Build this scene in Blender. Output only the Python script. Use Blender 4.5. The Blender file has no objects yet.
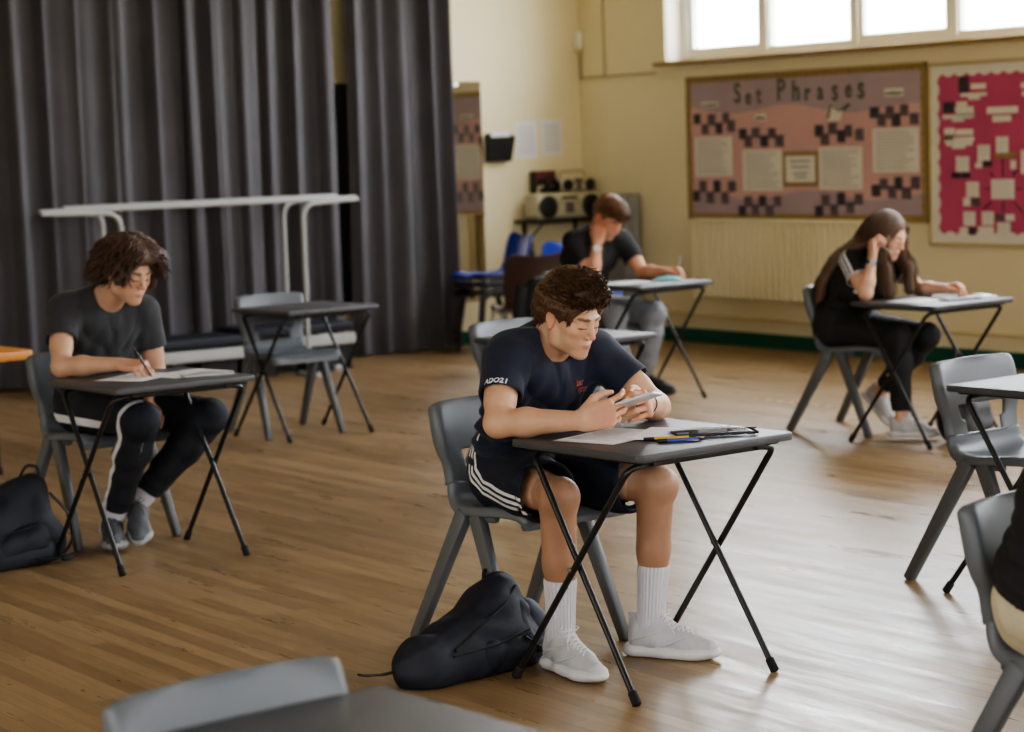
SKY = 16.0
EXPO = 0.3
import bpy, bmesh, math, random
import numpy as np
from mathutils import Vector, Matrix
from mathutils.bvhtree import BVHTree
random.seed(7)
S = bpy.context.scene
COL = S.collection
PI = math.pi

# ------------------------------------------------------------------ helpers
def put(o, parent=None):
    COL.objects.link(o)
    if parent is not None:
        o.parent = parent
    return o

def tag(o, label=None, cat=None, group=None, kind=None):
    if label: o['label'] = label
    if cat: o['category'] = cat
    if group: o['group'] = group
    if kind: o['kind'] = kind
    return o

def thing(name, label, cat, loc=(0, 0, 0), rz=0.0, group=None):
    o = bpy.data.objects.new(name, None)
    o.empty_display_size = 0.1
    o.location = loc
    o.rotation_euler = (0, 0, rz)
    put(o)
    return tag(o, label, cat, group)

def copy_tree(o, parent=None):
    c = o.copy()
    COL.objects.link(c)
    if parent is not None:
        c.parent = parent
    for ch in o.children:
        copy_tree(ch, c)
    return c

def nrm(v):
    v = np.asarray(v, float)
    return v / max(np.linalg.norm(v), 1e-9)

class MB:
    """collects geometry for one mesh"""
    def __init__(s):
        s.v = []; s.f = []; s.m = []
    def add(s, vs, fs, mi=0):
        b = len(s.v)
        s.v += [tuple(map(float, p)) for p in vs]
        s.f += [tuple(b + i for i in f) for f in fs]
        s.m += [mi] * len(fs)
    def box(s, c, d, mi=0, rot=None):
        x, y, z = d[0] / 2, d[1] / 2, d[2] / 2
        P = [Vector(p) for p in ((-x,-y,-z),(x,-y,-z),(x,y,-z),(-x,y,-z),(-x,-y,z),(x,-y,z),(x,y,z),(-x,y,z))]
        if rot is not None: P = [rot @ p for p in P]
        P = [p + Vector(c) for p in P]
        s.add(P, [(0,3,2,1),(4,5,6,7),(0,1,5,4),(1,2,6,5),(2,3,7,6),(3,0,4,7)], mi)
    def rbox(s, c, d, r, seg=3, mi=0, rot=None):
        bm = bmesh.new()
        bmesh.ops.create_cube(bm, size=1)
        for v in bm.verts: v.co = Vector((v.co.x * d[0], v.co.y * d[1], v.co.z * d[2]))
        bmesh.ops.bevel(bm, geom=bm.edges[:], offset=r, segments=seg, profile=0.5, affect='EDGES')
        s.bm(bm, c, rot, mi)
    def slab(s, c, d, rc, r=0.002, seg=6, mi=0, rot=None):
        """flat board, vertical edges rounded with rc, rims with r"""
        bm = bmesh.new()
        bmesh.ops.create_cube(bm, size=1)
        for v in bm.verts: v.co = Vector((v.co.x * d[0], v.co.y * d[1], v.co.z * d[2]))
        ve = [e for e in bm.edges if abs(e.verts[0].co.z - e.verts[1].co.z) > 1e-6]
        bmesh.ops.bevel(bm, geom=ve, offset=rc, segments=seg, profile=0.5, affect='EDGES')
        he = [e for e in bm.edges if abs(e.verts[0].co.z - e.verts[1].co.z) < 1e-6]
        bmesh.ops.bevel(bm, geom=he, offset=r, segments=2, profile=0.5, affect='EDGES')
        s.bm(bm, c, rot, mi)
    def bm(s, bm, c=(0, 0, 0), rot=None, mi=0):
        bm.verts.index_update()
        P = [v.co.copy() for v in bm.verts]
        if rot is not None: P = [rot @ p for p in P]
        P = [p + Vector(c) for p in P]
        s.add(P, [tuple(v.index for v in f.verts) for f in bm.faces], mi)
        bm.free()
    def tube(s, pts, r, n=10, mi=0, cap=True, flat=None):
        """sweep a circle (radius r or list) along pts"""
        pts = [Vector(p) for p in pts]
        if not hasattr(r, '__len__'): r = [r] * len(pts)
        rings = []
        ref = None
        for i, p in enumerate(pts):
            t = (pts[min(i + 1, len(pts) - 1)] - pts[max(i - 1, 0)]).normalized()
            if ref is None:
                ref = Vector((0, 0, 1)) if abs(t.z) < 0.9 else Vector((1, 0, 0))
            a = ref - t * ref.dot(t)
            if a.length < 1e-5: a = t.orthogonal()
            a.normalize(); ref = a
            b = t.cross(a)
            k = 1.0 if flat is None else flat
            rings.append([p + (a * math.cos(2 * PI * j / n) * k + b * math.sin(2 * PI * j / n)) * r[i] for j in range(n)])
        vs = [q for ring in rings for q in ring]
        fs = []
        for i in range(len(pts) - 1):
            for j in range(n):
                k = (j + 1) % n
                fs.append((i * n + j, i * n + k, (i + 1) * n + k, (i + 1) * n + j))
        if cap:
            fs.append(tuple(reversed(range(n))))
            fs.append(tuple((len(pts) - 1) * n + j for j in range(n)))
        s.add(vs, fs, mi)
    def cyl(s, a, b, r, n=16, mi=0, r2=None):
        s.tube([a, b], [r, r if r2 is None else r2], n, mi)
    def grid(s, P, mi=0, closed=False):
        nu, nv = len(P), len(P[0])
        vs = [p for row in P for p in row]
        fs = []
        for i in range(nu - 1):
            for j in range(nv - 1):
                fs.append((i * nv + j, i * nv + j + 1, (i + 1) * nv + j + 1, (i + 1) * nv + j))
        s.add(vs, fs, mi)
    def quad(s, a, b, c, d, mi=0):
        s.add([a, b, c, d], [(0, 1, 2, 3)], mi)
    def build(s, name, mats, parent=None, smooth=None, loc=None, rz=0.0):
        me = bpy.data.meshes.new(name)
        me.from_pydata(s.v, [], s.f)
        if not isinstance(mats, (list, tuple)): mats = [mats]
        for m in mats: me.materials.append(m)
        if len(mats) > 1:
            me.polygons.foreach_set('material_index', s.m)
        me.update()
        if smooth is not None:
            me.polygons.foreach_set('use_smooth', [True] * len(me.polygons))
            if smooth < 179: me.set_sharp_from_angle(angle=math.radians(smooth))
        o = bpy.data.objects.new(name, me)
        if loc is not None: o.location = loc
        o.rotation_euler = (0, 0, rz)
        return put(o, parent)

def bend(pts, r, n=6):
    """polyline with rounded corners"""
    pts = [Vector(p) for p in pts]
    out = [pts[0]]
    for i in range(1, len(pts) - 1):
        p = pts[i]
        a = (pts[i - 1] - p); b = (pts[i + 1] - p)
        rr = min(r, a.length * .49, b.length * .49)
        A = p + a.normalized() * rr; B = p + b.normalized() * rr
        for k in range(n + 1):
            t = k / n
            out.append(A * (1 - t) ** 2 + p * 2 * t * (1 - t) + B * t * t)
    out.append(pts[-1])
    return out

def text_mesh(txt, size, extr=0.0, shear=0.0, offset=0.0):
    """vertices / faces of a text, x right, y up, centred"""
    cu = bpy.data.curves.new('txt', 'FONT')
    cu.body = txt; cu.size = size; cu.extrude = extr; cu.shear = shear; cu.offset = offset
    cu.align_x = 'CENTER'; cu.align_y = 'CENTER'; cu.resolution_u = 3
    o = bpy.data.objects.new('txt', cu)
    COL.objects.link(o)
    bpy.context.view_layer.update()
    me = o.to_mesh()
    V = [v.co.copy() for v in me.vertices]
    F = [tuple(p.vertices) for p in me.polygons]
    o.to_mesh_clear()
    bpy.data.objects.remove(o); bpy.data.curves.remove(cu)
    return V, F

# ------------------------------------------------------------------ materials
def new_mat(name):
    m = bpy.data.materials.new(name); m.use_nodes = True
    nt = m.node_tree
    return m, nt, nt.nodes, nt.links, nt.nodes['Principled BSDF']

def mat(name, col, rough=.5, metal=0.0, var=0.0, scale=8.0, bump=0.0, bscale=60.0, spec=.5, stretch=None, sheen=0.0, coat=0.0, sss=0.0):
    m, nt, N, L, P = new_mat(name)
    P.inputs['Base Color'].default_value = (*col, 1)
    P.inputs['Roughness'].default_value = rough
    P.inputs['Metallic'].default_value = metal
    P.inputs['Specular IOR Level'].default_value = spec
    if sheen: P.inputs['Sheen Weight'].default_value = sheen
    if coat: P.inputs['Coat Weight'].default_value = coat
    tc = N.new('ShaderNodeTexCoord')
    src = tc.outputs['Object']
    if stretch:
        mp = N.new('ShaderNodeMapping'); mp.inputs['Scale'].default_value = stretch
        L.new(src, mp.inputs['Vector']); src = mp.outputs['Vector']
    if var:
        n = N.new('ShaderNodeTexNoise'); n.inputs['Scale'].default_value = scale; n.inputs['Detail'].default_value = 5
        L.new(src, n.inputs['Vector'])
        r = N.new('ShaderNodeMapRange'); r.inputs['From Min'].default_value = .25; r.inputs['From Max'].default_value = .75
        r.inputs['To Min'].default_value = 1 - var; r.inputs['To Max'].default_value = 1 + var
        L.new(n.outputs['Fac'], r.inputs['Value'])
        mx = N.new('ShaderNodeVectorMath'); mx.operation = 'SCALE'
        mx.inputs[0].default_value = col
        L.new(r.outputs['Result'], mx.inputs['Scale'])
        L.new(mx.outputs['Vector'], P.inputs['Base Color'])
    if bump:
        n2 = N.new('ShaderNodeTexNoise'); n2.inputs['Scale'].default_value = bscale; n2.inputs['Detail'].default_value = 4
        L.new(src, n2.inputs['Vector'])
        b = N.new('ShaderNodeBump'); b.inputs['Strength'].default_value = bump; b.inputs['Distance'].default_value = .01
        L.new(n2.outputs['Fac'], b.inputs['Height']); L.new(b.outputs['Normal'], P.inputs['Normal'])
    return m

def glass_mat(name, tint=(1, 1, 1), refl=.08, rough=0.02):
    m = bpy.data.materials.new(name); m.use_nodes = True
    nt = m.node_tree; N = nt.nodes; L = nt.links
    N.remove(N['Principled BSDF'])
    tr = N.new('ShaderNodeBsdfTransparent'); tr.inputs['Color'].default_value = (*tint, 1)
    gl = N.new('ShaderNodeBsdfGlossy'); gl.inputs['Roughness'].default_value = rough
    mx = N.new('ShaderNodeMixShader'); mx.inputs['Fac'].default_value = refl
    L.new(tr.outputs[0], mx.inputs[1]); L.new(gl.outputs[0], mx.inputs[2])
    L.new(mx.outputs[0], N['Material Output'].inputs['Surface'])
    return m

def attr_mat(name, rough=.5, sss=0.0, bump=0.0, bscale=200., spec=.4, var=0.0, vscale=40.):
    """base colour from the mesh attribute Col (real colours of lips, brows, dyed cloth)"""
    m, nt, N, L, P = new_mat(name)
    a = N.new('ShaderNodeAttribute'); a.attribute_name = 'Col'
    P.inputs['Roughness'].default_value = rough
    P.inputs['Specular IOR Level'].default_value = spec
    out = a.outputs['Color']
    tc = N.new('ShaderNodeTexCoord')
    if var:
        n = N.new('ShaderNodeTexNoise'); n.inputs['Scale'].default_value = vscale; n.inputs['Detail'].default_value = 6
        L.new(tc.outputs['Object'], n.inputs['Vector'])
        r = N.new('ShaderNodeMapRange'); r.inputs['From Min'].default_value = .25; r.inputs['From Max'].default_value = .75
        r.inputs['To Min'].default_value = 1 - var; r.inputs['To Max'].default_value = 1 + var
        L.new(n.outputs['Fac'], r.inputs['Value'])
        mx = N.new('ShaderNodeVectorMath'); mx.operation = 'SCALE'
        L.new(out, mx.inputs[0]); L.new(r.outputs['Result'], mx.inputs['Scale']); out = mx.outputs['Vector']
    L.new(out, P.inputs['Base Color'])
    if sss:
        P.inputs['Subsurface Weight'].default_value = sss
        P.inputs['Subsurface Radius'].default_value = (.012, .005, .003)
        P.inputs['Subsurface Scale'].default_value = 1.0
    if bump:
        n2 = N.new('ShaderNodeTexNoise'); n2.inputs['Scale'].default_value = bscale; n2.inputs['Detail'].default_value = 3
        L.new(tc.outputs['Object'], n2.inputs['Vector'])
        b = N.new('ShaderNodeBump'); b.inputs['Strength'].default_value = bump; b.inputs['Distance'].default_value = .004
        L.new(n2.outputs['Fac'], b.inputs['Height']); L.new(b.outputs['Normal'], P.inputs['Normal'])
    return m

def srgb(r, g, b):
    f = lambda c: ((c / 255 + .055) / 1.055) ** 2.4 if c > 10 else c / 255 / 12.92
    return (f(r), f(g), f(b))

M = {}
M['wall'] = mat('wall_cream', srgb(236, 223, 186), .6, var=.04, scale=1.5, bump=.08, bscale=25)
M['ceiling'] = mat('ceiling_white', (.75, .73, .68), .8, var=.02, scale=2)
M['green'] = mat('skirting_green', srgb(14, 84, 66), .4, var=.1)
M['white_paint'] = mat('window_frame_paint', (.88, .86, .78), .4, var=.03)
M['sill'] = mat('sill_wood', srgb(150, 122, 70), .4, var=.15, scale=6, stretch=(1, 12, 12))
M['radiator'] = mat('radiator_cream', srgb(240, 230, 196), .4, var=.03)
M['conduit'] = mat('conduit_grey', srgb(168, 156, 126), .5, var=.05)
M['pipe'] = mat('pipe_cream', srgb(222, 205, 158), .4, var=.03)
M['curtain'] = mat('curtain_grey', srgb(88, 84, 89), .85, var=.12, scale=3, bump=.1, bscale=150, sheen=.15)
M['mirror'] = mat('mirror_silver', (.88, .88, .86), .015, 1.0, var=.01)
M['black'] = mat('black_plastic', (.012, .012, .013), .45, var=.15)
M['black_metal'] = mat('black_metal', (.013, .013, .014), .35, var=.2, scale=20, spec=.5)
M['steel'] = mat('steel', (.55, .55, .55), .3, 1.0, var=.08)
M['rail_white'] = mat('rail_white', (.40, .40, .39), .35, var=.04)
M['rubber'] = mat('rubber_black', (.01, .01, .01), .8, var=.2)
M['desk'] = mat('desk_top_grey', srgb(74, 74, 78), .42, var=.10, scale=9, bump=.12, bscale=350)
M['beech'] = mat('beech_top', srgb(205, 135, 62), .4, var=.12, scale=5, stretch=(1, 14, 14))
M['chair'] = mat('chair_grey', srgb(102, 106, 112), .38, var=.05, scale=6, bump=.05, bscale=400)
M['chair_dark'] = mat('chair_leg_grey', srgb(92, 95, 99), .45, var=.05, scale=6)
M['blue_chair'] = mat('blue_plastic', srgb(24, 48, 150), .35, var=.08)
M['brown_chair'] = mat('brown_plastic', srgb(62, 42, 38), .35, var=.1)
M['paper'] = mat('paper_white', (.82, .81, .83), .6, var=.02)
M['paper_grey'] = mat('paper_cream', (.78, .74, .64), .7, var=.04)
M['print'] = mat('print_grey', (.30, .29, .30), .7, var=.1)
M['navy'] = mat('navy_nylon', srgb(22, 26, 40), .6, var=.2, scale=20, bump=.3, bscale=500)
M['navy2'] = mat('navy_panel', srgb(40, 48, 66), .55, var=.15, scale=20, bump=.3, bscale=500)
M['black_nylon'] = mat('black_nylon', (.012, .012, .014), .6, var=.2, scale=20, bump=.3, bscale=500)
M['silver'] = mat('silver_plastic', (.62, .62, .62), .35, .3, var=.05)
M['glass'] = glass_mat('window_glass', (1, 1, 1), .05)
M['clear'] = glass_mat('clear_plastic', (.88, .89, .92), .16, .15)
M['white_cloth'] = mat('white_cotton', (.78, .77, .80), .85, var=.04, scale=60, bump=.2, bscale=300)
M['ink_blue'] = mat('ink_blue', srgb(70, 84, 168), .4, var=.1)
M['yellow'] = mat('pencil_yellow', srgb(214, 170, 40), .4, var=.1)
M['teal'] = mat('teal_case', srgb(120, 190, 190), .5, var=.1)
M['red'] = mat('board_red', srgb(196, 92, 126), .9, var=.10, scale=3, spec=.2)
M['pink'] = mat('board_pink', srgb(212, 170, 164), .85, var=.07, scale=3)
M['mauve'] = mat('board_mauve', srgb(176, 156, 162), .85, var=.08, scale=3)
M['gold_border'] = mat('border_gold', srgb(158, 132, 84), .6, var=.25, scale=40)
M['board_frame'] = mat('board_frame', srgb(196, 178, 132), .5, var=.06)
M['photo'] = mat('photo_dark', srgb(104, 88, 94), .5, var=.6, scale=38)
M['photo2'] = mat('photo_black', srgb(66, 58, 66), .5, var=.7, scale=40)
M['letter'] = mat('letter_green', srgb(100, 104, 90), .6, var=.4, scale=60)
M['cd_silver'] = mat('stereo_silver', srgb(196, 188, 160), .35, .2, var=.06)
def tape_mat():
    m, nt, N, L, P = new_mat('hazard_tape')
    tc = N.new('ShaderNodeTexCoord'); sp = N.new('ShaderNodeSeparateXYZ'); L.new(tc.outputs['Object'], sp.inputs[0])
    a = N.new('ShaderNodeMath'); a.operation = 'MULTIPLY'; a.inputs[1].default_value = 62.8; L.new(sp.outputs['X'], a.inputs[0])
    s = N.new('ShaderNodeMath'); s.operation = 'SINE'; L.new(a.outputs[0], s.inputs[0])
    r = N.new('ShaderNodeMapRange'); r.inputs['From Min'].default_value = -.2; r.inputs['From Max'].default_value = .2; L.new(s.outputs[0], r.inputs['Value'])
    mi = N.new('ShaderNodeMix'); mi.data_type = 'RGBA'; L.new(r.outputs['Result'], mi.inputs['Factor'])
    mi.inputs[6].default_value = (*srgb(104, 84, 62), 1); mi.inputs[7].default_value = (*srgb(190, 168, 96), 1)
    L.new(mi.outputs[2], P.inputs['Base Color']); P.inputs['Roughness'].default_value = .5
    return m
M['tape_y'] = tape_mat()
# ------------------------------------------------------------------ floor material
def floor_mat():
    m, nt, N, L, P = new_mat('wood_strip_floor')
    tc = N.new('ShaderNodeTexCoord')
    br = N.new('ShaderNodeTexBrick')
    br.inputs['Scale'].default_value = 1.0
    br.inputs['Brick Width'].default_value = 1.1
    br.inputs['Row Height'].default_value = .062
    br.inputs['Mortar Size'].default_value = .0012
    br.inputs['Mortar Smooth'].default_value = .3
    br.inputs['Bias'].default_value = 0
    br.inputs['Color1'].default_value = (0, 0, 0, 1); br.inputs['Color2'].default_value = (1, 1, 1, 1)
    br.inputs['Mortar'].default_value = (.5, .5, .5, 1)
    br.offset = .37
    L.new(tc.outputs['Object'], br.inputs['Vector'])
    mp = N.new('ShaderNodeMapping'); mp.inputs['Scale'].default_value = (1.5, 22, 1)
    L.new(tc.outputs['Object'], mp.inputs['Vector'])
    gr = N.new('ShaderNodeTexNoise'); gr.inputs['Scale'].default_value = 2.2; gr.inputs['Detail'].default_value = 8; gr.inputs['Roughness'].default_value = .65
    L.new(mp.outputs['Vector'], gr.inputs['Vector'])
    big = N.new('ShaderNodeTexNoise'); big.inputs['Scale'].default_value = .9; big.inputs['Detail'].default_value = 6
    L.new(tc.outputs['Object'], big.inputs['Vector'])
    ramp = N.new('ShaderNodeValToRGB')
    e = ramp.color_ramp.elements
    e[0].position = .22; e[0].color = (*srgb(114, 91, 61), 1)
    e[1].position = .80; e[1].color = (*srgb(168, 140, 103), 1)
    x = ramp.color_ramp.elements.new(.5); x.color = (*srgb(142, 115, 80), 1)
    s1 = N.new('ShaderNodeMath'); s1.operation = 'MULTIPLY_ADD'; s1.inputs[1].default_value = .28
    L.new(br.outputs['Color'], s1.inputs[0])
    s2 = N.new('ShaderNodeMath'); s2.operation = 'MULTIPLY_ADD'; s2.inputs[1].default_value = .45
    L.new(gr.outputs['Fac'], s2.inputs[0])
    s3 = N.new('ShaderNodeMath'); s3.operation = 'MULTIPLY'; s3.inputs[1].default_value = .38
    L.new(big.outputs['Fac'], s3.inputs[0])
    L.new(s3.outputs[0], s2.inputs[2]); L.new(s2.outputs[0], s1.inputs[2]); L.new(s1.outputs[0], ramp.inputs['Fac'])
    mixm = N.new('ShaderNodeMix'); mixm.data_type = 'RGBA'; mixm.blend_type = 'MULTIPLY'
    L.new(br.outputs['Fac'], mixm.inputs['Factor'])
    L.new(ramp.outputs['Color'], mixm.inputs[6]); mixm.inputs[7].default_value = (.55, .5, .45, 1)
    L.new(mixm.outputs[2], P.inputs['Base Color'])
    # worn varnish: roughness patches and streaks
    mp2 = N.new('ShaderNodeMapping'); mp2.inputs['Scale'].default_value = (.8, 6, 1)
    L.new(tc.outputs['Object'], mp2.inputs['Vector'])
    w = N.new('ShaderNodeTexNoise'); w.inputs['Scale'].default_value = 1.7; w.inputs['Detail'].default_value = 9; w.inputs['Roughness'].default_value = .7
    L.new(mp2.outputs['Vector'], w.inputs['Vector'])
    rr = N.new('ShaderNodeMapRange'); rr.inputs['From Min'].default_value = .3; rr.inputs['From Max'].default_value = .7
    rr.inputs['To Min'].default_value = .22; rr.inputs['To Max'].default_value = .48
    L.new(w.outputs['Fac'], rr.inputs['Value']); L.new(rr.outputs['Result'], P.inputs['Roughness'])
    P.inputs['Specular IOR Level'].default_value = .75
    b = N.new('ShaderNodeBump'); b.inputs['Strength'].default_value = .05; b.inputs['Distance'].default_value = .004
    mixh = N.new('ShaderNodeMath'); mixh.operation = 'ADD'
    L.new(w.outputs['Fac'], mixh.inputs[0]); L.new(gr.outputs['Fac'], mixh.inputs[1])
    L.new(mixh.outputs[0], b.inputs['Height']); L.new(b.outputs['Normal'], P.inputs['Normal'])
    return m
M['floor'] = floor_mat()

def struct(name, mb, m, parent=None, smooth=None):
    o = mb.build(name, m, parent, smooth)
    if parent is None: o['kind'] = 'structure'
    return o

RX, RY, RZ = 19.0, -15.0, 4.15
WIN = (1.08, 16.4, 2.10, 3.85)       # ribbon window in the right wall: x0,x1,z0,z1
DEP = .20
# floor and ceiling
b = MB(); b.box((RX / 2, RY / 2, -.05), (RX + .8, -RY + .8, .1)); struct('floor', b, M['floor'])
b = MB(); b.box((RX / 2, RY / 2, RZ + .05), (RX + .8, -RY + .8, .1)); struct('ceiling', b, M['ceiling'])
# left wall (x=0) behind the curtains
b = MB(); b.box((-.1, RY / 2, RZ / 2), (.2, -RY + .8, RZ)); struct('wall_left', b, M['wall'])
# right wall (y=0) with the ribbon window
def holed_wall(name, axis, const, sgn, u0, u1, holes, thick=.34):
    b = MB()
    us = sorted({u0, u1, *[h[0] for h in holes], *[h[1] for h in holes]})
    for i in range(len(us) - 1):
        a, c = us[i], us[i + 1]; mid = (a + c) / 2
        h = [h for h in holes if h[0] < mid < h[1]]
        spans = [(0, RZ)] if not h else [(0, h[0][2]), (h[0][3], RZ)]
        for z0, z1 in spans:
            w = const + sgn * thick / 2
            if axis == 'y': b.box((mid, w, (z0 + z1) / 2), (c - a, thick, z1 - z0))
            else: b.box((w, mid, (z0 + z1) / 2), (thick, c - a, z1 - z0))
    return struct(name, b, M['wall'])
holed_wall('wall_right', 'y', 0, 1, -.2, RX + .2, [WIN])
BACK_FILL = [(8.2 + 4.6 * i, 11.0 + 4.6 * i, 2.2, 3.3) for i in range(2)]  # openings for unseen windows, put in as fill from behind
holed_wall('wall_back', 'y', RY, -1, -.2, RX + .2, BACK_FILL)
END_FILL = [(-12.6 + 4.3 * i, -10.2 + 4.3 * i, 1.6, 3.2) for i in range(3)]  # unseen end-wall windows, also added for their light
holed_wall('wall_end', 'x', RX, 1, RY - .2, .2, END_FILL)

# ribbon window frame with lights; each pane and sash a child
b = MB()
x0, x1, z0, z1 = WIN
y = DEP
b.box(((x0 + x1) / 2, y, z0 + .03), (x1 - x0, .09, .06))
b.box(((x0 + x1) / 2, y, z1 - .03), (x1 - x0, .09, .06))
mull = [x0 + .05]
xx = 2.02
while xx < x1 - .3:
    mull.append(xx); xx += .925
mull.append(x1 - .035)
for k in mull: b.box((k, y, (z0 + z1) / 2), (.07, .098, z1 - z0 - .004))
wf = struct('window_1', b, M['white_paint'])
for i in range(len(mull) - 1):
    a, c = mull[i] + .035, mull[i + 1] - .035
    g = MB(); g.box(((a + c) / 2, y + .01, (z0 + z1) / 2), (c - a, .006, z1 - z0 - .12)); struct('window_pane', g, M['glass'], wf)
    s = MB()
    w_ = .045 if i % 2 == 0 else .02
    for zz in (z0 + .06 + w_ / 2, z1 - .06 - w_ / 2): s.box(((a + c) / 2, y - .01, zz), (c - a, .05, w_))
    for q in (a + w_ / 2, c - w_ / 2): s.box((q, y - .01, (z0 + z1) / 2), (w_, .046, z1 - z0 - .124))
    struct('window_sash', s, M['white_paint'], wf)
b = MB(); b.box((x0 + .004, .10, (z0 + z1) / 2), (.008, .16, z1 - z0)); struct('trim_6', b, M['white_paint'])
# sill board under the ribbon window
b = MB(); b.rbox(((x0 + x1) / 2 - .03, .075, z0 - .005), (x1 - x0 + .14, .25, .032), .006); struct('trim_1', b, M['sill'])
# unseen windows added as fill light, behind the camera and at the far end
def fill_window(name, axis, const, h):
    b = MB(); a, c, q0, q1 = h
    def bx(u, z, du, dz, t=.08, bb=None):
        bb = b if bb is None else bb
        if axis == 'y': bb.box((u, const, z), (du, t, dz))
        else: bb.box((const, u, z), (t, du, dz))
    m_ = (a + c) / 2
    for zz in (q0 + .03, q1 - .03): bx(m_, zz, c - a, .06)
    for uu in (a + .03, c - .03, a + (c - a) / 3, a + 2 * (c - a) / 3): bx(uu, (q0 + q1) / 2, .06, q1 - q0)
    o = struct(name, b, M['white_paint'])
    g = MB(); bx(m_, (q0 + q1) / 2, c - a - .02, q1 - q0 - .02, .006, g); struct('window_pane', g, M['glass'], o)
for i, h in enumerate(BACK_FILL): fill_window('window_%d' % (i + 2), 'y', RY - .17, h)
for i, h in enumerate(END_FILL): fill_window('window_%d' % (i + 4), 'x', RX + .17, h)

# green skirting, pipe
b = MB(); b.box((RX / 2, -.011, .052), (RX, .022, .104)); struct('baseboard_right', b, M['green'])
b = MB(); b.box((.011, RY / 2, .052), (.022, -RY, .104)); struct('baseboard_left', b, M['green'])
b = MB(); b.tube([(.3, -.05, .215), (RX - .2, -.05, .215)], .013, 10)
for k in range(12): b.box((.8 + 1.5 * k, -.025, .215), (.02, .05, .02))
struct('trim_2', b, M['pipe'], smooth=40)
# conduit from the little wall box
b = MB(); b.tube(bend([(.03, -.012, 2.27), (.03, -.012, 2.035), (.98, -.012, 2.035)], .02), .007, 8); struct('trim_3', b, M['conduit'], smooth=40)
b = MB(); b.tube([(.34, -.012, 2.04), (.34, -.012, RZ)], .006, 8); struct('trim_4', b, M['conduit'], smooth=40)
t = thing('alarm_sensor', 'small white sensor box high on the right wall in the room corner', 'sensor', (.035, -.03, 2.26))
b = MB(); b.rbox((0, 0, .075), (.07, .05, .14), .012); b.build('housing', M['white_paint'], t, 40)
b = MB(); b.rbox((0, -.001, -.004), (.05, .03, .03), .006); b.build('cable_gland', M['pipe'], t, 40)

# mirror on the left wall behind the curtains
t = thing('wall_mirror', 'tall unframed mirror on the cream left wall, beside the right-hand curtain edge', 'mirror', (.006, -3.4, .33))
b = MB(); b.box((0, 0, .845), (.008, 4.86, 1.69)); b.build('mirror_glass', M['mirror'], t)
for k in range(5):
    for zz in (.02, 1.67):
        b = MB(); b.box((.006, -2.2 + 1.1 * k, zz), (.008, .04, .03)); b.build('mirror_clip', M['steel'], t)

# curtains: hanging folds, built as real folded sheets
def curtain(name, label, ya, yb, xoff, seed, folds):
    rnd = random.Random(seed)
    n = int((yb - ya) / .012)
    rows = 26
    H = 3.55
    ph = [rnd.uniform(0, 6.28) for _ in range(6)]
    P = []
    for j in range(rows):
        t_ = j / (rows - 1); z = .012 + t_ * (H - .012)
        row = []
        for i in range(n + 1):
            u = i / n; yy = ya + u * (yb - ya)
            w = folds * 2 * PI * u
            low = 1 - t_
            a = .045 + .018 * math.sin(w * .23 + ph[0]) + .01 * low
            s = math.sin(w + .9 * math.sin(w * .31 + ph[1]) + .5 * low * math.sin(w * .17 + ph[3]))
            s = math.copysign(abs(s) ** .8, s)
            x = xoff + a * s + .014 * math.sin(2.3 * w + ph[2]) * (.5 + low) + .012 * low * math.sin(5 * t_ + w * .1 + ph[4])
            dy = .022 * math.cos(w + ph[5]) + .02 * low * math.sin(w * .2 + ph[4])
            row.append((max(x, .035), yy + dy, z))
        P.append(row)
    t = thing(name, label, 'curtain', (0, 0, 0))
    b = MB(); b.grid(P); o = b.build('drape', M['curtain'], t, 180)
    hem = MB()
    hem.grid([[(p[0] + .003, p[1], p[2] + dz) for p in P[0]] for dz in (0, .05)])
    hem.build('hem', M['curtain'], t, 180)
    return t
curtain('curtain', 'long charcoal grey curtain at the far left, behind the boy in the charcoal T-shirt', -8.4, -3.66, .20, 3, 18)
curtain('curtain', 'charcoal grey curtain in the middle, behind the white tubular rail and the empty desk', -3.60, -2.405, .17, 8, 5.5)
curtain('curtain', 'charcoal grey curtain on the right end, hanging beside the wall mirror', -2.265, -1.30, .19, 5, 4.6)
b = MB(); b.tube([(.17, -8.5, 3.6), (.17, -1.2, 3.6)], .018, 10); struct('trim_5', b, M['rail_white'], smooth=40)

# radiator
t = thing('radiator', 'long cream panel radiator under the pink notice board', 'radiator', (2.42, -.03, .335))
b = MB()
L_, H_ = 1.84, .60
n = 28
P0, P1 = [], []
for i in range(n * 6 + 1):
    u = i / (n * 6); ph = (i % 6) / 6
    d = .034 * (1 if 1 <= (i % 6) <= 4 else 0)
    P0.append((-L_ / 2 + u * L_, -.066 - d, .03)); P1.append((-L_ / 2 + u * L_, -.066 - d, H_ - .02))
b.grid([P0, P1])
b.box((0, -.04, H_ / 2), (L_, .05, H_ - .04)); b.build('panel', M['radiator'], t, 50)
b = MB(); b.rbox((0, -.058, H_ - .008), (L_ + .01, .105, .024), .005); b.build('top_grille', M['radiator'], t, 40)
for s in (-1, 1):
    b = MB(); b.rbox((s * (L_ / 2 + .004), -.055, H_ / 2), (.01, .09, H_ - .02), .003); b.build('side_panel', M['radiator'], t, 40)
b = MB(); b.tube([(-L_ / 2 - .03, -.05, .06), (-L_ / 2 - .03, -.05, -.10)], .011, 10); b.rbox((-L_ / 2 - .03, -.05, .07), (.035, .035, .06), .008); b.build('valve', M['pipe'], t, 50)
for s in (-.7, .7):
    b = MB(); b.box((s, -.004, .3), (.03, .04, .3)); b.build('bracket', M['pipe'], t)

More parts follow.
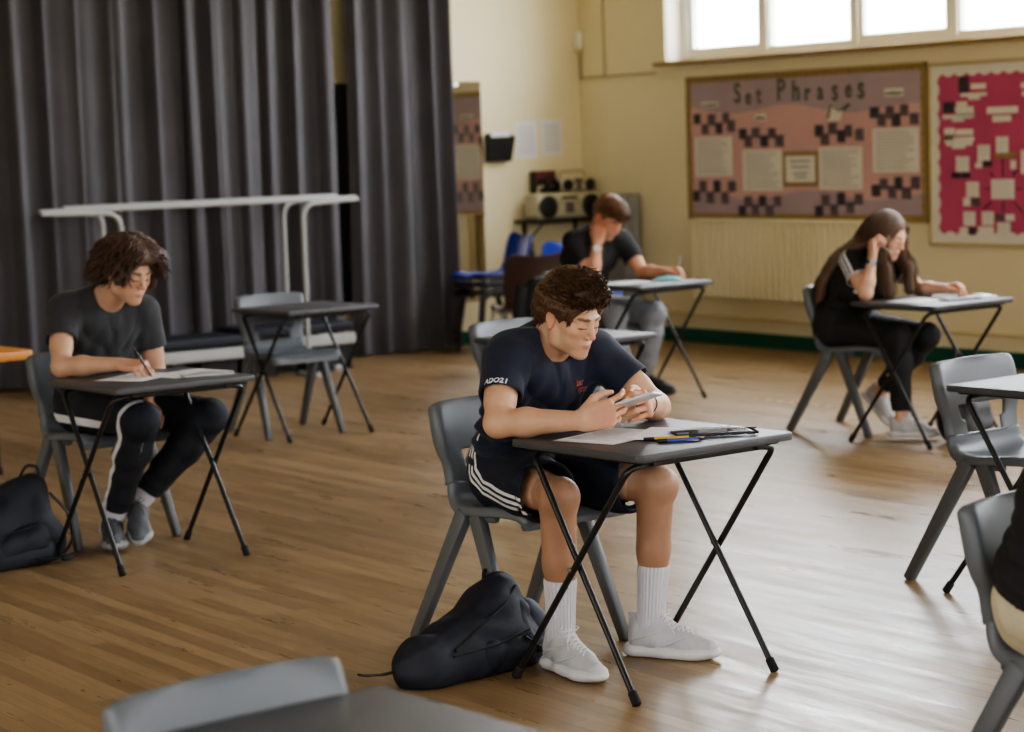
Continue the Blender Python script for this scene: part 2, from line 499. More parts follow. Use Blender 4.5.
# ---- notice boards
def strip_wave(x0, z0, x1, z1, y, w, amp, period, inward):
    """scalloped border strip from (x0,z0) to (x1,z1); inward = (dx,dz)"""
    L = math.hypot(x1 - x0, z1 - z0); n = max(8, int(L / period * 8))
    A, B = [], []
    for i in range(n + 1):
        t = i / n; s = t * L / period
        k = w + amp * abs(math.sin(PI * s))
        A.append((x0 + (x1 - x0) * t, y, z0 + (z1 - z0) * t))
        B.append((x0 + (x1 - x0) * t + inward[0] * k, y, z0 + (z1 - z0) * t + inward[1] * k))
    return [A, B]
def board(name, label, X0, X1, Z0, Z1, build_back, border_m, frame_m, bw, amp, period):
    t = thing(name, label, 'notice board', ((X0 + X1) / 2, 0, Z0))
    w, h = X1 - X0, Z1 - Z0
    build_back(t, w, h)
    f = MB()
    for zz in (0.012, h - .012): f.rbox((0, -.014, zz), (w, .026, .024), .004)
    for xx_ in (-w / 2 + .012, w / 2 - .012): f.rbox((xx_, -.014, h / 2), (.024, .026, h), .004)
    f.build('frame', frame_m, t, 40)
    g = MB(); e = .02; y = -.0165
    for args in ((-w/2+e, h-e, w/2-e, h-e, (0,-1)), (-w/2+e, e, w/2-e, e, (0,1)), (-w/2+e, e, -w/2+e, h-e, (1,0)), (w/2-e, e, w/2-e, h-e, (-1,0))):
        rows = strip_wave(*args[:4], y, bw, amp, period, args[4]); g.grid(rows)
        y -= .0004
    g.build('scalloped_border', border_m, t)
    return t
def back_pink(t, w, h):
    b = MB(); b.box((0, -.007, h / 2), (w, .012, h)); b.build('backing', M['pink'], t)
    # mauve paper with wavy tear across top and bottom
    for nm, zc, sgn in (('mauve_paper', h, -1), ('mauve_paper', 0, 1)):
        A, B = [], []
        for i in range(61):
            x = -w / 2 + w * i / 60
            d = (.27 if sgn < 0 else .19) + .03 * math.sin(i * .21 + sgn) + .06 * ((i / 60 - .5) if sgn < 0 else -abs(i / 60 - .5) * .6)
            A.append((x, -.0138, zc)); B.append((x, -.0138, zc + sgn * d))
        g = MB(); g.grid([A, B]); g.build(nm, M['mauve'], t)
PB = (1.335, 3.785, .925, 1.985)
board('notice_board', 'wide pink and mauve notice board titled Set Phrases, above the radiator', *PB, back_pink, M['gold_border'], M['gold_border'], .022, .010, .06)
def back_red(t, w, h):
    b = MB(); b.box((0, -.007, h / 2), (w, .012, h)); b.build('backing', M['red'], t)
RB = (3.805, 5.60, .775, 1.972)
board('notice_board', 'crimson notice board with cream scalloped border at the right edge, behind the girl', *RB, back_red, M['paper_grey'], M['board_frame'], .055, .022, .105)

def onboard(name, label, cat, cx, cz, w, h, m, y=-.019, group=None, rot=0, lines=0, linem=None, frame=None):
    """flat sheet pinned to a board"""
    t = MB(); R_ = Matrix.Rotation(rot, 3, 'Y')
    t.box((0, 0, 0), (w, .0012, h), rot=R_)
    o = t.build(name, m, None, None, (cx, y, cz)); tag(o, label, cat, group)
    if lines:
        l = MB()
        rnd = random.Random(int(cx * 1000))
        for k in range(lines):
            zz = h * .42 - k * h * .84 / max(1, lines - 1)
            ww = w * rnd.uniform(.62, .86)
            l.box((-(w * .86 - ww) / 2, -.0012, zz), (ww, .0006, h * .018), rot=None)
        l.build('printed_lines', linem or M['print'], o)
    return o
W_ = PB[1] - PB[0]; H_ = PB[3] - PB[2]
def pz(u, v):   # fraction across, fraction down of the pink board
    return PB[0] + u * W_, PB[3] - v * H_
for (x, z, w, h, lab) in ((1.632, 1.391, .422, .291, 'cream text sheet pinned at the far left of the pink board'),
                          (2.167, 1.287, .423, .294, 'cream text sheet pinned left of the small gold-framed notice'),
                          (2.969, 1.294, .428, .294, 'cream text sheet pinned right of the small gold-framed notice'),
                          (3.500, 1.409, .432, .296, 'cream text sheet pinned at the far right of the pink board')):
    onboard('text_sheet', lab, 'paper sheet', x, z, w, h, M['paper_grey'], group='text sheets on the pink board', lines=13)
t = onboard('framed_notice', 'small cream notice with gold border in the middle of the pink board', 'notice', 2.566, 1.292, .364, .245, M['gold_border'], y=-.0195)
g = MB(); g.box((0, -.0012, 0), (.30, .001, .185)); g.build('notice_sheet', M['paper_grey'], t)
g = MB()
for zz, ww in ((.055, .21), (.015, .18), (-.03, .15), (-.058, .12)): g.box((0, -.0022, zz), (ww, .0006, .012))
g.build('printed_lines', M['print'], t)
# clusters of small dark photographs
CL = [('above the far left text sheet', [(1.454, 1.672), (1.543, 1.596), (1.62, 1.662), (1.7, 1.598), (1.779, 1.67), (1.837, 1.612)]),
      ('above the text sheet left of the gold-framed notice', [(1.964, 1.551), (2.02, 1.497), (2.102, 1.556), (2.191, 1.495), (2.276, 1.549), (2.354, 1.495)]),
      ('above the text sheet right of the gold-framed notice', [(2.762, 1.555), (2.817, 1.495), (2.897, 1.569), (2.98, 1.513), (3.052, 1.548), (3.158, 1.521)]),
      ('above the far right text sheet', [(3.306, 1.666), (3.37, 1.615), (3.451, 1.661), (3.507, 1.611), (3.583, 1.674), (3.675, 1.614)]),
      ('below the far left text sheet', [(1.426, 1.101), (1.505, 1.172), (1.585, 1.09), (1.663, 1.171), (1.75, 1.087), (1.83, 1.171)]),
      ('below the text sheet left of the gold-framed notice', [(1.937, .995), (2.006, 1.061), (2.083, 1.004), (2.159, 1.066), (2.235, .997), (2.32, 1.065)]),
      ('below the text sheet right of the gold-framed notice', [(2.747, .998), (2.815, 1.071), (2.899, 1.004), (2.969, 1.083), (3.058, 1.022), (3.143, 1.08)]),
      ('below the far right text sheet', [(3.308, 1.139), (3.383, 1.183), (3.462, 1.13), (3.52, 1.187), (3.594, 1.122), (3.678, 1.19)])]
rnd = random.Random(4)
for lab, pts in CL:
    for i, (x, z) in enumerate(pts):
        onboard('pinned_photo', 'small dark photograph in the zigzag row ' + lab, 'photo', x, z, rnd.uniform(.072, .088), rnd.uniform(.072, .088), M['photo'] if i % 3 else M['photo2'],
                y=-.0185 - .0007 * (i % 3), group='photographs ' + lab, rot=rnd.uniform(-.03, .03))
# title letters, each cut out on its own
title = [('S', 1.912, 1.840, .205, 'first letter'), ('e', 2.031, 1.814, .165, 'second letter'), ('t', 2.142, 1.823, .175, 'third letter'),
         ('P', 2.378, 1.848, .215, 'capital letter'), ('h', 2.534, 1.834, .205, 'letter'), ('r', 2.651, 1.821, .175, 'letter'), ('a', 2.782, 1.825, .175, 'letter'),
         ('s', 2.928, 1.828, .215, 'letter between a and e,'), ('e', 3.059, 1.831, .175, 'letter in the second word,'), ('s', 3.182, 1.834, .225, 'last letter')]
for ch, x, z, sz, which in title:
    V, F = text_mesh(ch, sz, .0008, offset=.003)
    g = MB(); g.add([(p.x * .85, -p.z, p.y) for p in V], F)
    o = g.build('cutout_letter', M['letter'], None, None, (x, -.0205, z))
    tag(o, 'green cut-out %s %s of the Set Phrases title' % (which, ch), 'letter', 'title letters')
# little headings and the dark-tailed shape
def heading(x, z, w, h, lab):
    o = onboard('heading_strip', lab, 'heading', x, z, w, h, M['paper_grey'], y=-.02)
    g = MB(); r_ = random.Random(int(x * 100))
    k = int(w / .022)
    for i in range(k):
        xx_ = -w / 2 + .014 + i * (w - .02) / max(1, k)
        g.tube([(xx_, -.0015, -h * .3), (xx_ + .006, -.0015, h * r_.uniform(.0, .35)), (xx_ + .013, -.0015, -h * .2)], .0045, 4)
    g.build('lettering', M['letter'], o)
heading(1.603, 1.773, .19, .042, 'small cream heading near the top left corner of the pink board')
heading(2.157, 1.665, .115, .052, 'small cream heading below the word Set')
heading(3.491, 1.794, .174, .056, 'small cream heading near the top right corner of the pink board')
g = MB()
g.grid([[(-.10, 0, -.055), (-.06, 0, .055), (.02, 0, .015), (.125, 0, .055)], [(-.08, 0, -.065), (.03, 0, -.065), (.05, 0, -.005), (.115, 0, .025)]])
o = g.build('bird_cutout', M['paper_grey'], None, None, (2.947, -.0205, 1.684)); tag(o, 'cream paper shape with a dark raised tail, below the word Phrases', 'paper shape')
g = MB(); g.tube([(-.09, -.002, -.045), (-.055, -.002, .045), (.02, -.002, .005), (.12, -.002, .045)], .007, 6); g.tube([(.12, -.002, .045), (.06, -.002, .012)], .012, 6); g.build('dark_outline', M['letter'], o)

# red board: caption strips, little pictures, sheets round a central sheet
def red(name, lab, cat, x, z, w, h, m=None, lines=0, grp=None, y=-.0195):
    return onboard(name, lab, cat, x, z, w, h, m or M['paper_grey'], y=y, lines=lines, group=grp)
def cluster(x, z, rows, lab):
    b = MB()
    for dx, dz, w, h in rows: b.box((dx - x, 0, dz - z), (w, .0012, h))
    o = b.build('caption_strips', M['paper_grey'], None, None, (x, -.0195, z)); tag(o, lab, 'caption')
cluster(4.244, 1.806, [(4.244, 1.806, .128, .036)], 'cream caption strip beside the uppermost dark picture on the crimson board')
cluster(4.202, 1.754, [(4.202, 1.754, .222, .024), (4.208, 1.733, .10, .024)], 'cream caption strips below the uppermost dark picture on the crimson board')
cluster(4.10, 1.66, [(4.099, 1.694, .091, .037), (4.12, 1.660, .158, .037), (4.13, 1.632, .15, .022), (4.066, 1.617, .268, .026), (4.066, 1.596, .101, .022)], 'block of cream caption strips beside the second dark picture on the crimson board')
cluster(4.444, 1.648, [(4.444, 1.648, .259, .043)], 'longer cream caption strip at the top middle of the crimson board')
cluster(4.439, 1.594, [(4.439, 1.594, .157, .041)], 'shorter cream caption strip just below the longer one on the crimson board')
cluster(4.076, 1.47, [(3.988, 1.516, .09, .055), (4.12, 1.515, .151, .039), (4.076, 1.469, .256, .032), (4.072, 1.442, .227, .026), (4.069, 1.421, .113, .022), (3.988, 1.485, .085, .03)], 'lowest block of cream caption strips on the left of the crimson board')
red('caption_strips', 'cream caption strip at the right edge of the photo on the crimson board', 'caption', 4.66, 1.796, .12, .035)
red('caption_strips', 'cream caption strip cut by the right edge of the photo, lower of two', 'caption', 4.67, 1.745, .12, .03)
red('pinned_photo', 'uppermost dark picture on the crimson board', 'photo', 4.117, 1.82, .083, .105, M['photo2'])
red('pinned_photo', 'square dark picture left of the caption block on the crimson board', 'photo', 3.985, 1.678, .096, .068, M['photo2'])
for x, z, w, h, lab in ((4.101, 1.309, .114, .101, 'leftmost'), (4.284, 1.375, .105, .11, 'second from the left in the upper arc'), (4.441, 1.428, .103, .104, 'highest in the arc'),
                        (4.186, 1.145, .109, .10, 'left of the landscape sheet'), (4.155, .956, .103, .093, 'at lower left'), (4.313, .96, .10, .089, 'at lower middle'), (4.447, .885, .109, .10, 'lowest, at the right')):
    red('small_sheet', 'small cream sheet on the crimson board, ' + lab, 'paper sheet', x, z, w, h, lines=5, y=-.0205)
red('centre_sheet', 'landscape cream sheet with spokes around it on the crimson board', 'paper sheet', 4.442, 1.147, .194, .127, lines=5)
red('small_sheet', 'cream sheet at the right of the crimson board, cut by the photo edge', 'paper sheet', 4.655, 1.317, .12, .15, lines=5)
for x, z, w, h, m_, lab in ((4.043, 1.237, .078, .036, 'photo2', 'below the leftmost small sheet'), (4.131, 1.235, .074, .034, 'photo2', 'below the leftmost small sheet, right of its pair'), (4.315, 1.31, .076, .037, 'photo2', 'below the second small sheet of the arc'),
                     (4.209, 1.065, .07, .053, 'photo', 'below the sheet left of the landscape one'), (4.181, .875, .061, .048, 'photo2', 'below the lower left sheet'), (4.416, .965, .069, .044, 'photo', 'above the lowest sheet')):
    red('pinned_photo', 'small dark picture on the crimson board, ' + lab, 'photo', x, z, w, h, M[m_], y=-.0212)
for x, z, w, h, lab in ((4.242, 1.301, .058, .035, 'left of the small picture in the arc'), (4.532, 1.301, .046, .056, 'right of the highest sheet'), (4.134, 1.065, .062, .053, 'below the sheet left of the landscape one'),
                        (4.106, .871, .071, .058, 'lowest at the left'), (4.297, .874, .134, .066, 'below the lower middle sheet'), (4.5, .966, .074, .043, 'above the lowest sheet')):
    red('paper_slip', 'small cream paper slip on the crimson board, ' + lab, 'paper slip', x, z, w, h, y=-.0208)
red('paper_slip', 'yellowish brown paper slip under the highest sheet on the crimson board', 'paper slip', 4.463, 1.362, .171, .035, M['gold_border'], y=-.0200)
x, z = 4.442, 1.147
t = thing('drawn_spokes', 'dark ink spokes radiating from the landscape sheet on the crimson board', 'drawn lines', (x, -.0195, z))
for ang, r0, r1 in ((90, .08, .20), (180, .11, .15), (218, .13, .22), (270, .075, .14), (318, .13, .22), (0, .11, .16), (45, .12, .17), (135, .11, .15)):
    a = math.radians(ang); d = Vector((math.cos(a), 0, math.sin(a)))
    g = MB(); g.tube([d * r0, d * r1], .004, 5); g.build('spoke', M['black'], t)

# ---- left wall items
t = thing('wall_file_pocket', 'black plastic file pocket hanging on the left wall with papers in it', 'file holder', (.0, -.83, 1.40))
b = MB()
P = [[(.008, -.10, 0), (.008, .10, 0)], [(.06, -.10, 0), (.06, .10, 0)], [(.09, -.12, .19), (.09, .12, .19)]]
b.grid(P)
b.grid([[(.008, -.10, 0), (.008, -.12, .21)], [(.06, -.10, 0), (.09, -.12, .19)]]); b.grid([[(.06, .10, 0), (.09, .12, .19)], [(.008, .10, 0), (.008, .12, .21)]])
b.box((.005, 0, .11), (.008, .22, .22)); b.build('pocket', M['black'], t)
b = MB(); b.box((.045, .02, .15), (.006, .17, .17), rot=Matrix.Rotation(.12, 3, 'X')); b.box((.055, -.03, .14), (.004, .13, .16), rot=Matrix.Rotation(-.2, 3, 'X')); 
p = b.build('papers', M['paper'], None, None, (0, -.83, 1.40)); tag(p, 'loose white papers standing in the black wall pocket', 'papers')
for (y_, z_, lab) in ((-.54, 1.56, 'white A4 notice taped to the left wall, next to the black file pocket'), (-.295, 1.572, 'white A4 notice taped to the left wall, nearest the room corner')):
    b = MB(); b.box((0, 0, 0), (.0012, .205, .285)); o = b.build('wall_notice', M['paper'], None, None, (.002, y_, z_)); tag(o, lab, 'notice', 'notices on the left wall')
    l = MB()
    for k in range(9): l.box((.001, 0, .10 - k * .025), (.0006, .15, .005))
    l.build('printed_lines', M['print'], o)
# shelf and stereo things
t = thing('wall_shelf', 'narrow black shelf on the left wall carrying stereos in the corner', 'shelf', (0, -.345, .925))
b = MB(); b.rbox((.155, 0, 0), (.31, .68, .026), .004); b.build('shelf_board', M['black'], t, 40)
for s in (-.25, .25):
    b = MB(); b.box((.01, s, -.1), (.02, .03, .18)); b.tube([(.02, s, -.18), (.25, s, -.02)], .009, 6); b.build('bracket', M['black_metal'], t)
def boombox(name, label, loc, rz, w, h, d, sr):
    t = thing(name, label, 'stereo', loc, rz)
    b = MB(); b.rbox((0, 0, h / 2), (d, w, h), .035, 5); b.build('body', M['cd_silver'], t, 50)
    for s in (-1, 1):
        g = MB(); a = []
        for rr, dx in ((sr, d / 2 - .01), (sr * 1.0, d / 2 + .012), (sr * .85, d / 2 + .02), (.001, d / 2 + .012)):
            a.append([(dx, s * (w / 2 - sr - .012) + rr * math.cos(q * PI / 12), h * .48 + rr * math.sin(q * PI / 12)) for q in range(25)])
        g.grid(a); g.build('speaker', M['black'], t, 50)
    g = MB(); g.rbox((d / 2, 0, h * .80), (.014, w * .24, .022), .003); g.build('display', M['photo2'], t, 40)
    g = MB(); g.rbox((d / 2, 0, h * .42), (.014, w * .13, .08), .004)
    for k in range(4): g.rbox((d / 2 + .002, -w * .13 + k * w * .087, h * .62), (.01, .016, .012), .002)
    g.build('cassette_door', M['photo'], t, 40)
    g = MB(); g.tube(bend([(0, -w * .36, h * .9), (-.02, -w * .36, h + .05), (-.02, w * .36, h + .05), (0, w * .36, h * .9)], .04), .010, 8); g.build('handle', M['cd_silver'], t, 50)
    return t
boombox('stereo', 'large silver portable stereo with round black speakers on the black shelf', (.165, -.33, .938), 0, .62, .205, .19, .088)
boombox('stereo', 'cream portable stereo stacked on top of the large silver one', (.14, -.20, 1.143), .05, .34, .115, .14, .045)
t = thing('cardboard_box', 'dark red and black box standing on the large silver stereo', 'box', (.05, -.43, 1.143), 0)
b = MB(); b.rbox((0, 0, .085), (.09, .19, .17), .004); b.build('carton', mat('box_dark', srgb(48, 30, 32), .5, var=.2), t, 40)
b = MB(); b.box((.046, 0, .135), (.002, .17, .04)); b.build('red_label', mat('box_red', srgb(120, 40, 46), .5, var=.2), t)
# black bag-like speaker lump beside
t = thing('headphones', 'black headphones lying on the large silver stereo before the dark box', 'headphones', (.16, -.43, 1.143))
b = MB(); b.tube([(0, .045 * math.cos(a) , .07 + .07 * math.sin(a)) for a in [k * PI / 10 for k in range(11)]], .008, 8); b.build('headband', M['black'], t, 50)
for s in (-1, 1):
    b = MB(); b.tube([(0, s * .045 - .018, .05), (0, s * .045 - .015, .05), (0, s * .045 + .015, .05), (0, s * .045 + .018, .05)], [.03, .045, .045, .03], 16); b.build('ear_cup', M['black'], t, 50)
t = thing('speaker_cabinet', 'tall grey box speaker standing on the floor in the room corner', 'speaker', (.66, -.12, .0))
b = MB(); b.rbox((0, 0, .56), (.24, .15, 1.12), .008); b.build('cabinet', mat('cab_grey', srgb(140, 140, 140), .5, var=.1), t, 40)
b = MB(); b.rbox((0, -.077, .93), (.2, .012, .3), .004); b.build('grille', mat('cab_grille', srgb(120, 122, 126), .7, var=.1, bump=.5, bscale=400), t, 40)
# ------------------------------------------------------------------ polypropylene school chair
def spline(pts, n):
    """Catmull-Rom through pts"""
    pts = [np.array(p, float) for p in pts]
    P = [2 * pts[0] - pts[1]] + pts + [2 * pts[-1] - pts[-2]]
    out = []
    segs = len(pts) - 1
    for i in range(n):
        t = i / (n - 1) * segs; k = min(int(t), segs - 1); t -= k
        a, b, c, d = P[k:k + 4]
        out.append(.5 * (2 * b + (c - a) * t + (2 * a - 5 * b + 4 * c - d) * t * t + (3 * b - a - 3 * c + d) * t ** 3))
    return out

def shell(profile, widths, nu, nv, hole=None, dish=None, skirt=None, arc=0.0):
    """sheet swept along an xz profile with given half widths; hole(u, v)->True removes faces"""
    pr = spline([(p[0], p[1]) for p in profile], nv)
    wd = [float(q[0]) for q in spline([(w, 0) for w in widths], nv)]
    bm = bmesh.new(); G = []
    for j in range(nv):
        v = j / (nv - 1)
        t = pr[min(j + 1, nv - 1)] - pr[max(j - 1, 0)]
        t = t / np.linalg.norm(t); nx, nz = t[1], -t[0]      # towards the sitter
        row = []
        us = np.linspace(-1, 1, nu)
        for u in us:
            k = dish(u, v) if dish else 0
            x, z = pr[j][0] + nx * k, pr[j][1] + nz * k
            row.append(bm.verts.new((x, u * wd[j], z - arc * abs(u) ** 2.6 * v ** 3)))
        if skirt:
            s = skirt(v)
            for idx, sg in ((0, -1), (nu - 1, 1)):
                q = row[idx].co
                nv_ = bm.verts.new((q.x - nx * s, q.y + sg * .006, q.z - nz * s))
                if sg < 0: row.insert(0, nv_)
                else: row.append(nv_)
        G.append(row)
    m = len(G[0])
    for j in range(nv - 1):
        for i in range(m - 1):
            u = ((i + .5 - (1 if skirt else 0)) / (nu - 1)) * 2 - 1; v = (j + .5) / (nv - 1)
            if hole and hole(u, v): continue
            bm.faces.new((G[j][i], G[j][i + 1], G[j + 1][i + 1], G[j + 1][i]))
    bmesh.ops.recalc_face_normals(bm, faces=bm.faces[:])
    return bm

def bm_obj(bm, name, mats, parent=None, thick=None, sub=0, bevel=None, smooth=True):
    me = bpy.data.meshes.new(name); bm.to_mesh(me); bm.free()
    me.materials.append(mats)
    o = bpy.data.objects.new(name, me); put(o, parent)
    if thick:
        md = o.modifiers.new('s', 'SOLIDIFY'); md.thickness = thick; md.offset = 0
    if sub:
        md = o.modifiers.new('u', 'SUBSURF'); md.levels = sub; md.render_levels = sub
    if smooth: me.polygons.foreach_set('use_smooth', [True] * len(me.polygons))
    return o

def leg_beam(a, b, wa, wb, m, parent, name='leg'):
    """tapered chunky leg from top a to foot b; w = (along x, along y)"""
    a, b = Vector(a), Vector(b)
    mb = MB()
    d = (b - a).normalized()
    xa = Vector((1, 0, 0)) - d * d.x; xa.normalize()
    ya = d.cross(xa)
    n = 16
    rows = []
    for t, s in ((0, .75), (.015, 1), (.5, 1), (.985, 1), (1, .8)):
        p = a.lerp(b, t); w = [wa[i] * (1 - t) + wb[i] * t for i in (0, 1)]
        ring = []
        for k in range(n):
            q = 2 * PI * k / n; c, s_ = math.cos(q), math.sin(q)
            e = .30
            ring.append(p + xa * math.copysign(abs(c) ** e, c) * w[0] / 2 * s + ya * math.copysign(abs(s_) ** e, s_) * w[1] / 2 * s)
        rows.append(ring)
    vs = [q for r in rows for q in r]
    fs = [(i * n + j, i * n + (j + 1) % n, (i + 1) * n + (j + 1) % n, (i + 1) * n + j) for i in range(4) for j in range(n)]
    fs += [tuple(reversed(range(n))), tuple(range(4 * n, 5 * n))]
    mb.add(vs, fs)
    return mb.build(name, m, parent, 50)

def make_chair(label, loc, rz, group):
    t = thing('school_chair', label, 'chair', loc, rz, group)
    # seat pan
    prof = [(.300, .405), (.294, .432), (.255, .449), (.15, .447), (.03, .436), (-.05, .438), (-.085, .462), (-.098, .51)]
    wid = [.19, .20, .205, .21, .205, .195, .185, .178]
    bm = shell(prof, wid, 15, 34, dish=lambda u, v: .022 * (u * u - .35) * (1 if v > .12 else .3) , skirt=lambda v: .03)
    bm_obj(bm, 'seat', M['chair'], t, .009, 1)
    # back with the lumbar opening
    prof = [(-.094, .50), (-.108, .56), (-.116, .605), (-.124, .66), (-.136, .718), (-.145, .750), (-.151, .763)]
    wid = [.178, .182, .198, .205, .204, .200, .186]
    hole = lambda u, v: abs(u) < (.60 - .22 * max(0, .22 - v) * 3) and .02 < v < .33
    bm = shell(prof, wid, 21, 40, hole=hole, dish=lambda u, v: .030 * (u * u - .4) * min(1, v * 2.5) * (1 - v ** 4), skirt=lambda v: (.026 + .014 * min(1, max(0, (v - .25) * 6))) * (1 - .6 * v ** 6), arc=.012)
    bm_obj(bm, 'backrest', M['chair'], t, .010, 1)
    for s in (-1, 1):
        # side rails under the seat, legs
        b = MB(); b.rbox((.03, s * .178, .424), (.20, .03, .036), .010); b.build('seat_rail', M['chair_dark'], t, 40)
        leg_beam((.055, s * .197, .43), (.245, s * .222, 0), (.054, .036), (.036, .028), M['chair_dark'], t)
        leg_beam((-.005, s * .197, .43), (-.252, s * .225, 0), (.054, .036), (.038, .032), M['chair_dark'], t)
    return t

def place(fr, p):
    """point of a desk frame -> room"""
    a = math.radians(fr[2]); c, s = math.cos(a), math.sin(a)
    return (fr[0] + c * p[0] - s * p[1], fr[1] + s * p[0] + c * p[1], p[2] if len(p) > 2 else 0)
MAIN = (9.245, -6.808, 3.6); LEFT = (6.486, -7.026, 3.1); EMPTY = (3.731, -4.749, 4.4); GIRL = (6.405, -2.715, 3.2); BACK = (3.967, -2.574, 4.0)
MID = (6.41, -4.995, 3.5); RIGHT = (9.275, -5.06, 3.4); FORE = (11.50, -9.23, 4.0)

chair0 = None
def chair(fr, p, yaw, label):
    global chair0
    loc = place(fr, p); rz = math.radians(fr[2] + yaw)
    if chair0 is None:
        chair0 = make_chair(label, loc, rz, 'grey plastic school chairs'); return chair0
    c = copy_tree(chair0); c.location = loc; c.rotation_euler = (0, 0, rz); c['label'] = label
    return c
chair(MAIN, (-.65, .02), -1, 'grey plastic school chair under the boy in the navy T-shirt')
chair(LEFT, (-.615, .07), 0, 'grey plastic school chair under the boy in the charcoal T-shirt')
chair(EMPTY, (-.175, -.04), -8, 'empty grey plastic school chair at the desk in front of the white rail')
chair(GIRL, (-.57, .04), 8, 'grey plastic school chair under the long-haired girl')
chair(BACK, (-.52, -.02), 0, 'grey plastic school chair under the boy resting his head on his hand')
chair(MID, (-.18, -.06), 0, 'empty grey plastic school chair behind the boy in the navy T-shirt')
chair(RIGHT, (-.262, .008), 0, 'empty grey plastic school chair at the right edge, pushed under a cut-off desk')
chair((11.05, -7.10, 0), (0, 0), 4, 'grey plastic school chair in the bottom right corner under the person in beige')
chair((11.344, -9.205, 4.0), (0, 0), 0, 'blurred grey plastic chair at the bottom left edge, only its backrest showing')

# ------------------------------------------------------------------ folding exam desk
DH = .70
def make_desk(label, fr, top):
    t = thing('exam_desk', label, 'desk', place(fr, (0, 0)), math.radians(fr[2]), 'folding exam desks')
    b = MB(); b.slab((0, 0, DH - .011), (.555, .60, .022), .022, .004); b.build('tabletop', top, t, 40)
    b = MB(); b.slab((0, 0, DH - .026), (.50, .545, .010), .02, .002); b.build('under_frame', M['black'], t, 40)
    r = .0095
    for (xf, xt, yy) in ((-.272, .215, .292), (.215, -.215, .268)):      # rear-footed and front-footed frames
        for s in (-1, 1):
            a = Vector((xf, s * yy - .012, .012)); top_ = Vector((xt, s * (yy - .012) - .006, DH - .045))
            stop = Vector((xt, s * (yy - .07), DH - .038))
            m = MB(); m.tube(bend([a, top_, stop], .05), r, 12)
            lg = m.build('leg', M['black_metal'], t, 60)
            d = (top_ - a).normalized()
            c = MB(); c.tube([a - d * .012, a - d * .008, a + d * .028, a + d * .032], [r * .8, r * 1.45, r * 1.4, r], 12); c.build('rubber_foot', M['rubber'], lg, 50)
        m = MB(); m.cyl((xt, -yy + .06, DH - .038), (xt, yy - .06, DH - .038), r, 12); m.build('crossbar', M['black_metal'], t, 50)
    for s in (-1, 1):
        z = .352; m = MB(); m.cyl((-.022, s * .298 - .012, z), (-.022, s * .262 - .012, z), .007, 10); m.build('pivot_bolt', M['steel'], t, 50)
        
        for x_ in (.215, -.215):
            m = MB(); m.rbox((x_, s * .2, DH - .036), (.05, .03, .012), .003); m.build('hinge_clip', M['black'], t, 40)
    return t
desk0 = make_desk('dark grey folding exam desk in front of the boy in the navy T-shirt', MAIN, M['desk'])
for fr, lab in ((LEFT, 'dark grey folding exam desk of the boy in the charcoal T-shirt'), (EMPTY, 'empty dark grey folding exam desk in front of the curtain rail'),
                (GIRL, 'dark grey folding exam desk of the long-haired girl'), (BACK, 'dark grey folding exam desk of the boy resting his head on his hand'),
                (MID, 'empty grey folding exam desk half hidden behind the boy in the navy T-shirt'), (RIGHT, 'empty grey folding exam desk cut by the right edge of the photo'),
                (FORE, 'blurred grey desk top cut by the bottom edge of the photo')):
    d = copy_tree(desk0); d.location = place(fr, (0, 0)); d.rotation_euler = (0, 0, math.radians(fr[2])); d['label'] = lab
t = thing('wooden_table', 'orange-brown wooden table top on black legs, cut by the left edge of the photo', 'table', (3.70, -6.76, 0), math.radians(4))
b = MB(); b.slab((0, 0, .592), (.62, .62, .045), .03, .006); b.build('table_top', M['beech'], t, 40)
for sx in (-1, 1):
    for sy in (-1, 1):
        b = MB(); b.tube([(sx * .14, sy * .14, .57), (sx * .16, sy * .16, .012)], [.016, .014], 12); l_ = b.build('leg', M['black_metal'], t, 60)
        b = MB(); b.tube([(sx * .16, sy * .16, 0), (sx * .159, sy * .159, .035)], .019, 12); b.build('foot_cap', M['rubber'], l_, 50)

# ------------------------------------------------------------------ blue stacking chairs with metal legs
def metal_chair(label, loc, rz, shell_m, legs_m, group, hb=.81):
    t = thing('stacking_chair', label, 'chair', loc, rz, group)
    prof = [(.22, .415), (.215, .445), (.17, .455), (.05, .445), (-.08, .437), (-.17, .452), (-.215, .50)] + [(x_, .50 + (z_ - .50) * (hb - .50) / .31) for x_, z_ in ((-.235, .58), (-.255, .68), (-.275, .78), (-.29, .81))]
    wid = [.18, .19, .20, .21, .21, .205, .205, .215, .22, .205, .16]
    bm = shell(prof, wid, 15, 46, dish=lambda u, v: .04 * (u * u - .4) * (.5 if v < .4 else 1), skirt=lambda v: .015)
    bm_obj(bm, 'seat_shell', shell_m, t, .007, 1)
    r = .0105
    for s in (-1, 1):
        m = MB(); m.tube(bend([(.20, s * .23, .01), (.14, s * .19, .43), (-.10, s * .19, .425), (-.24, s * .23, .01)], .05), r, 10)
        f = m.build('leg_frame', legs_m, t, 60)
        for x_ in (.20, -.24):
            c = MB(); c.cyl((x_, s * .23, 0), (x_ * .985, s * .226, .03), .014, 10); c.build('foot_cap', M['rubber'], f, 40)
    m = MB()
    for x_ in (.10, -.07): m.cyl((x_, -.19, .428), (x_, .19, .428), r, 8)
    m.build('crossbar', legs_m, t, 50)
    return t
BL = 'blue plastic chairs along the left wall'
bc = metal_chair('dark plastic chair at the bottom of the stack beside the wall mirror', (.64, -1.36, 0), math.radians(-102), M['black'], M['black_metal'], 'stacked chairs by the mirror', .73)  # lower two shells are black to paint in the shade under the top seat
tc_ = metal_chair('blue plastic chair on top of the stack beside the wall mirror', (.648, -1.384, .132), math.radians(-102), M['blue_chair'], M['black_metal'], BL, .73)
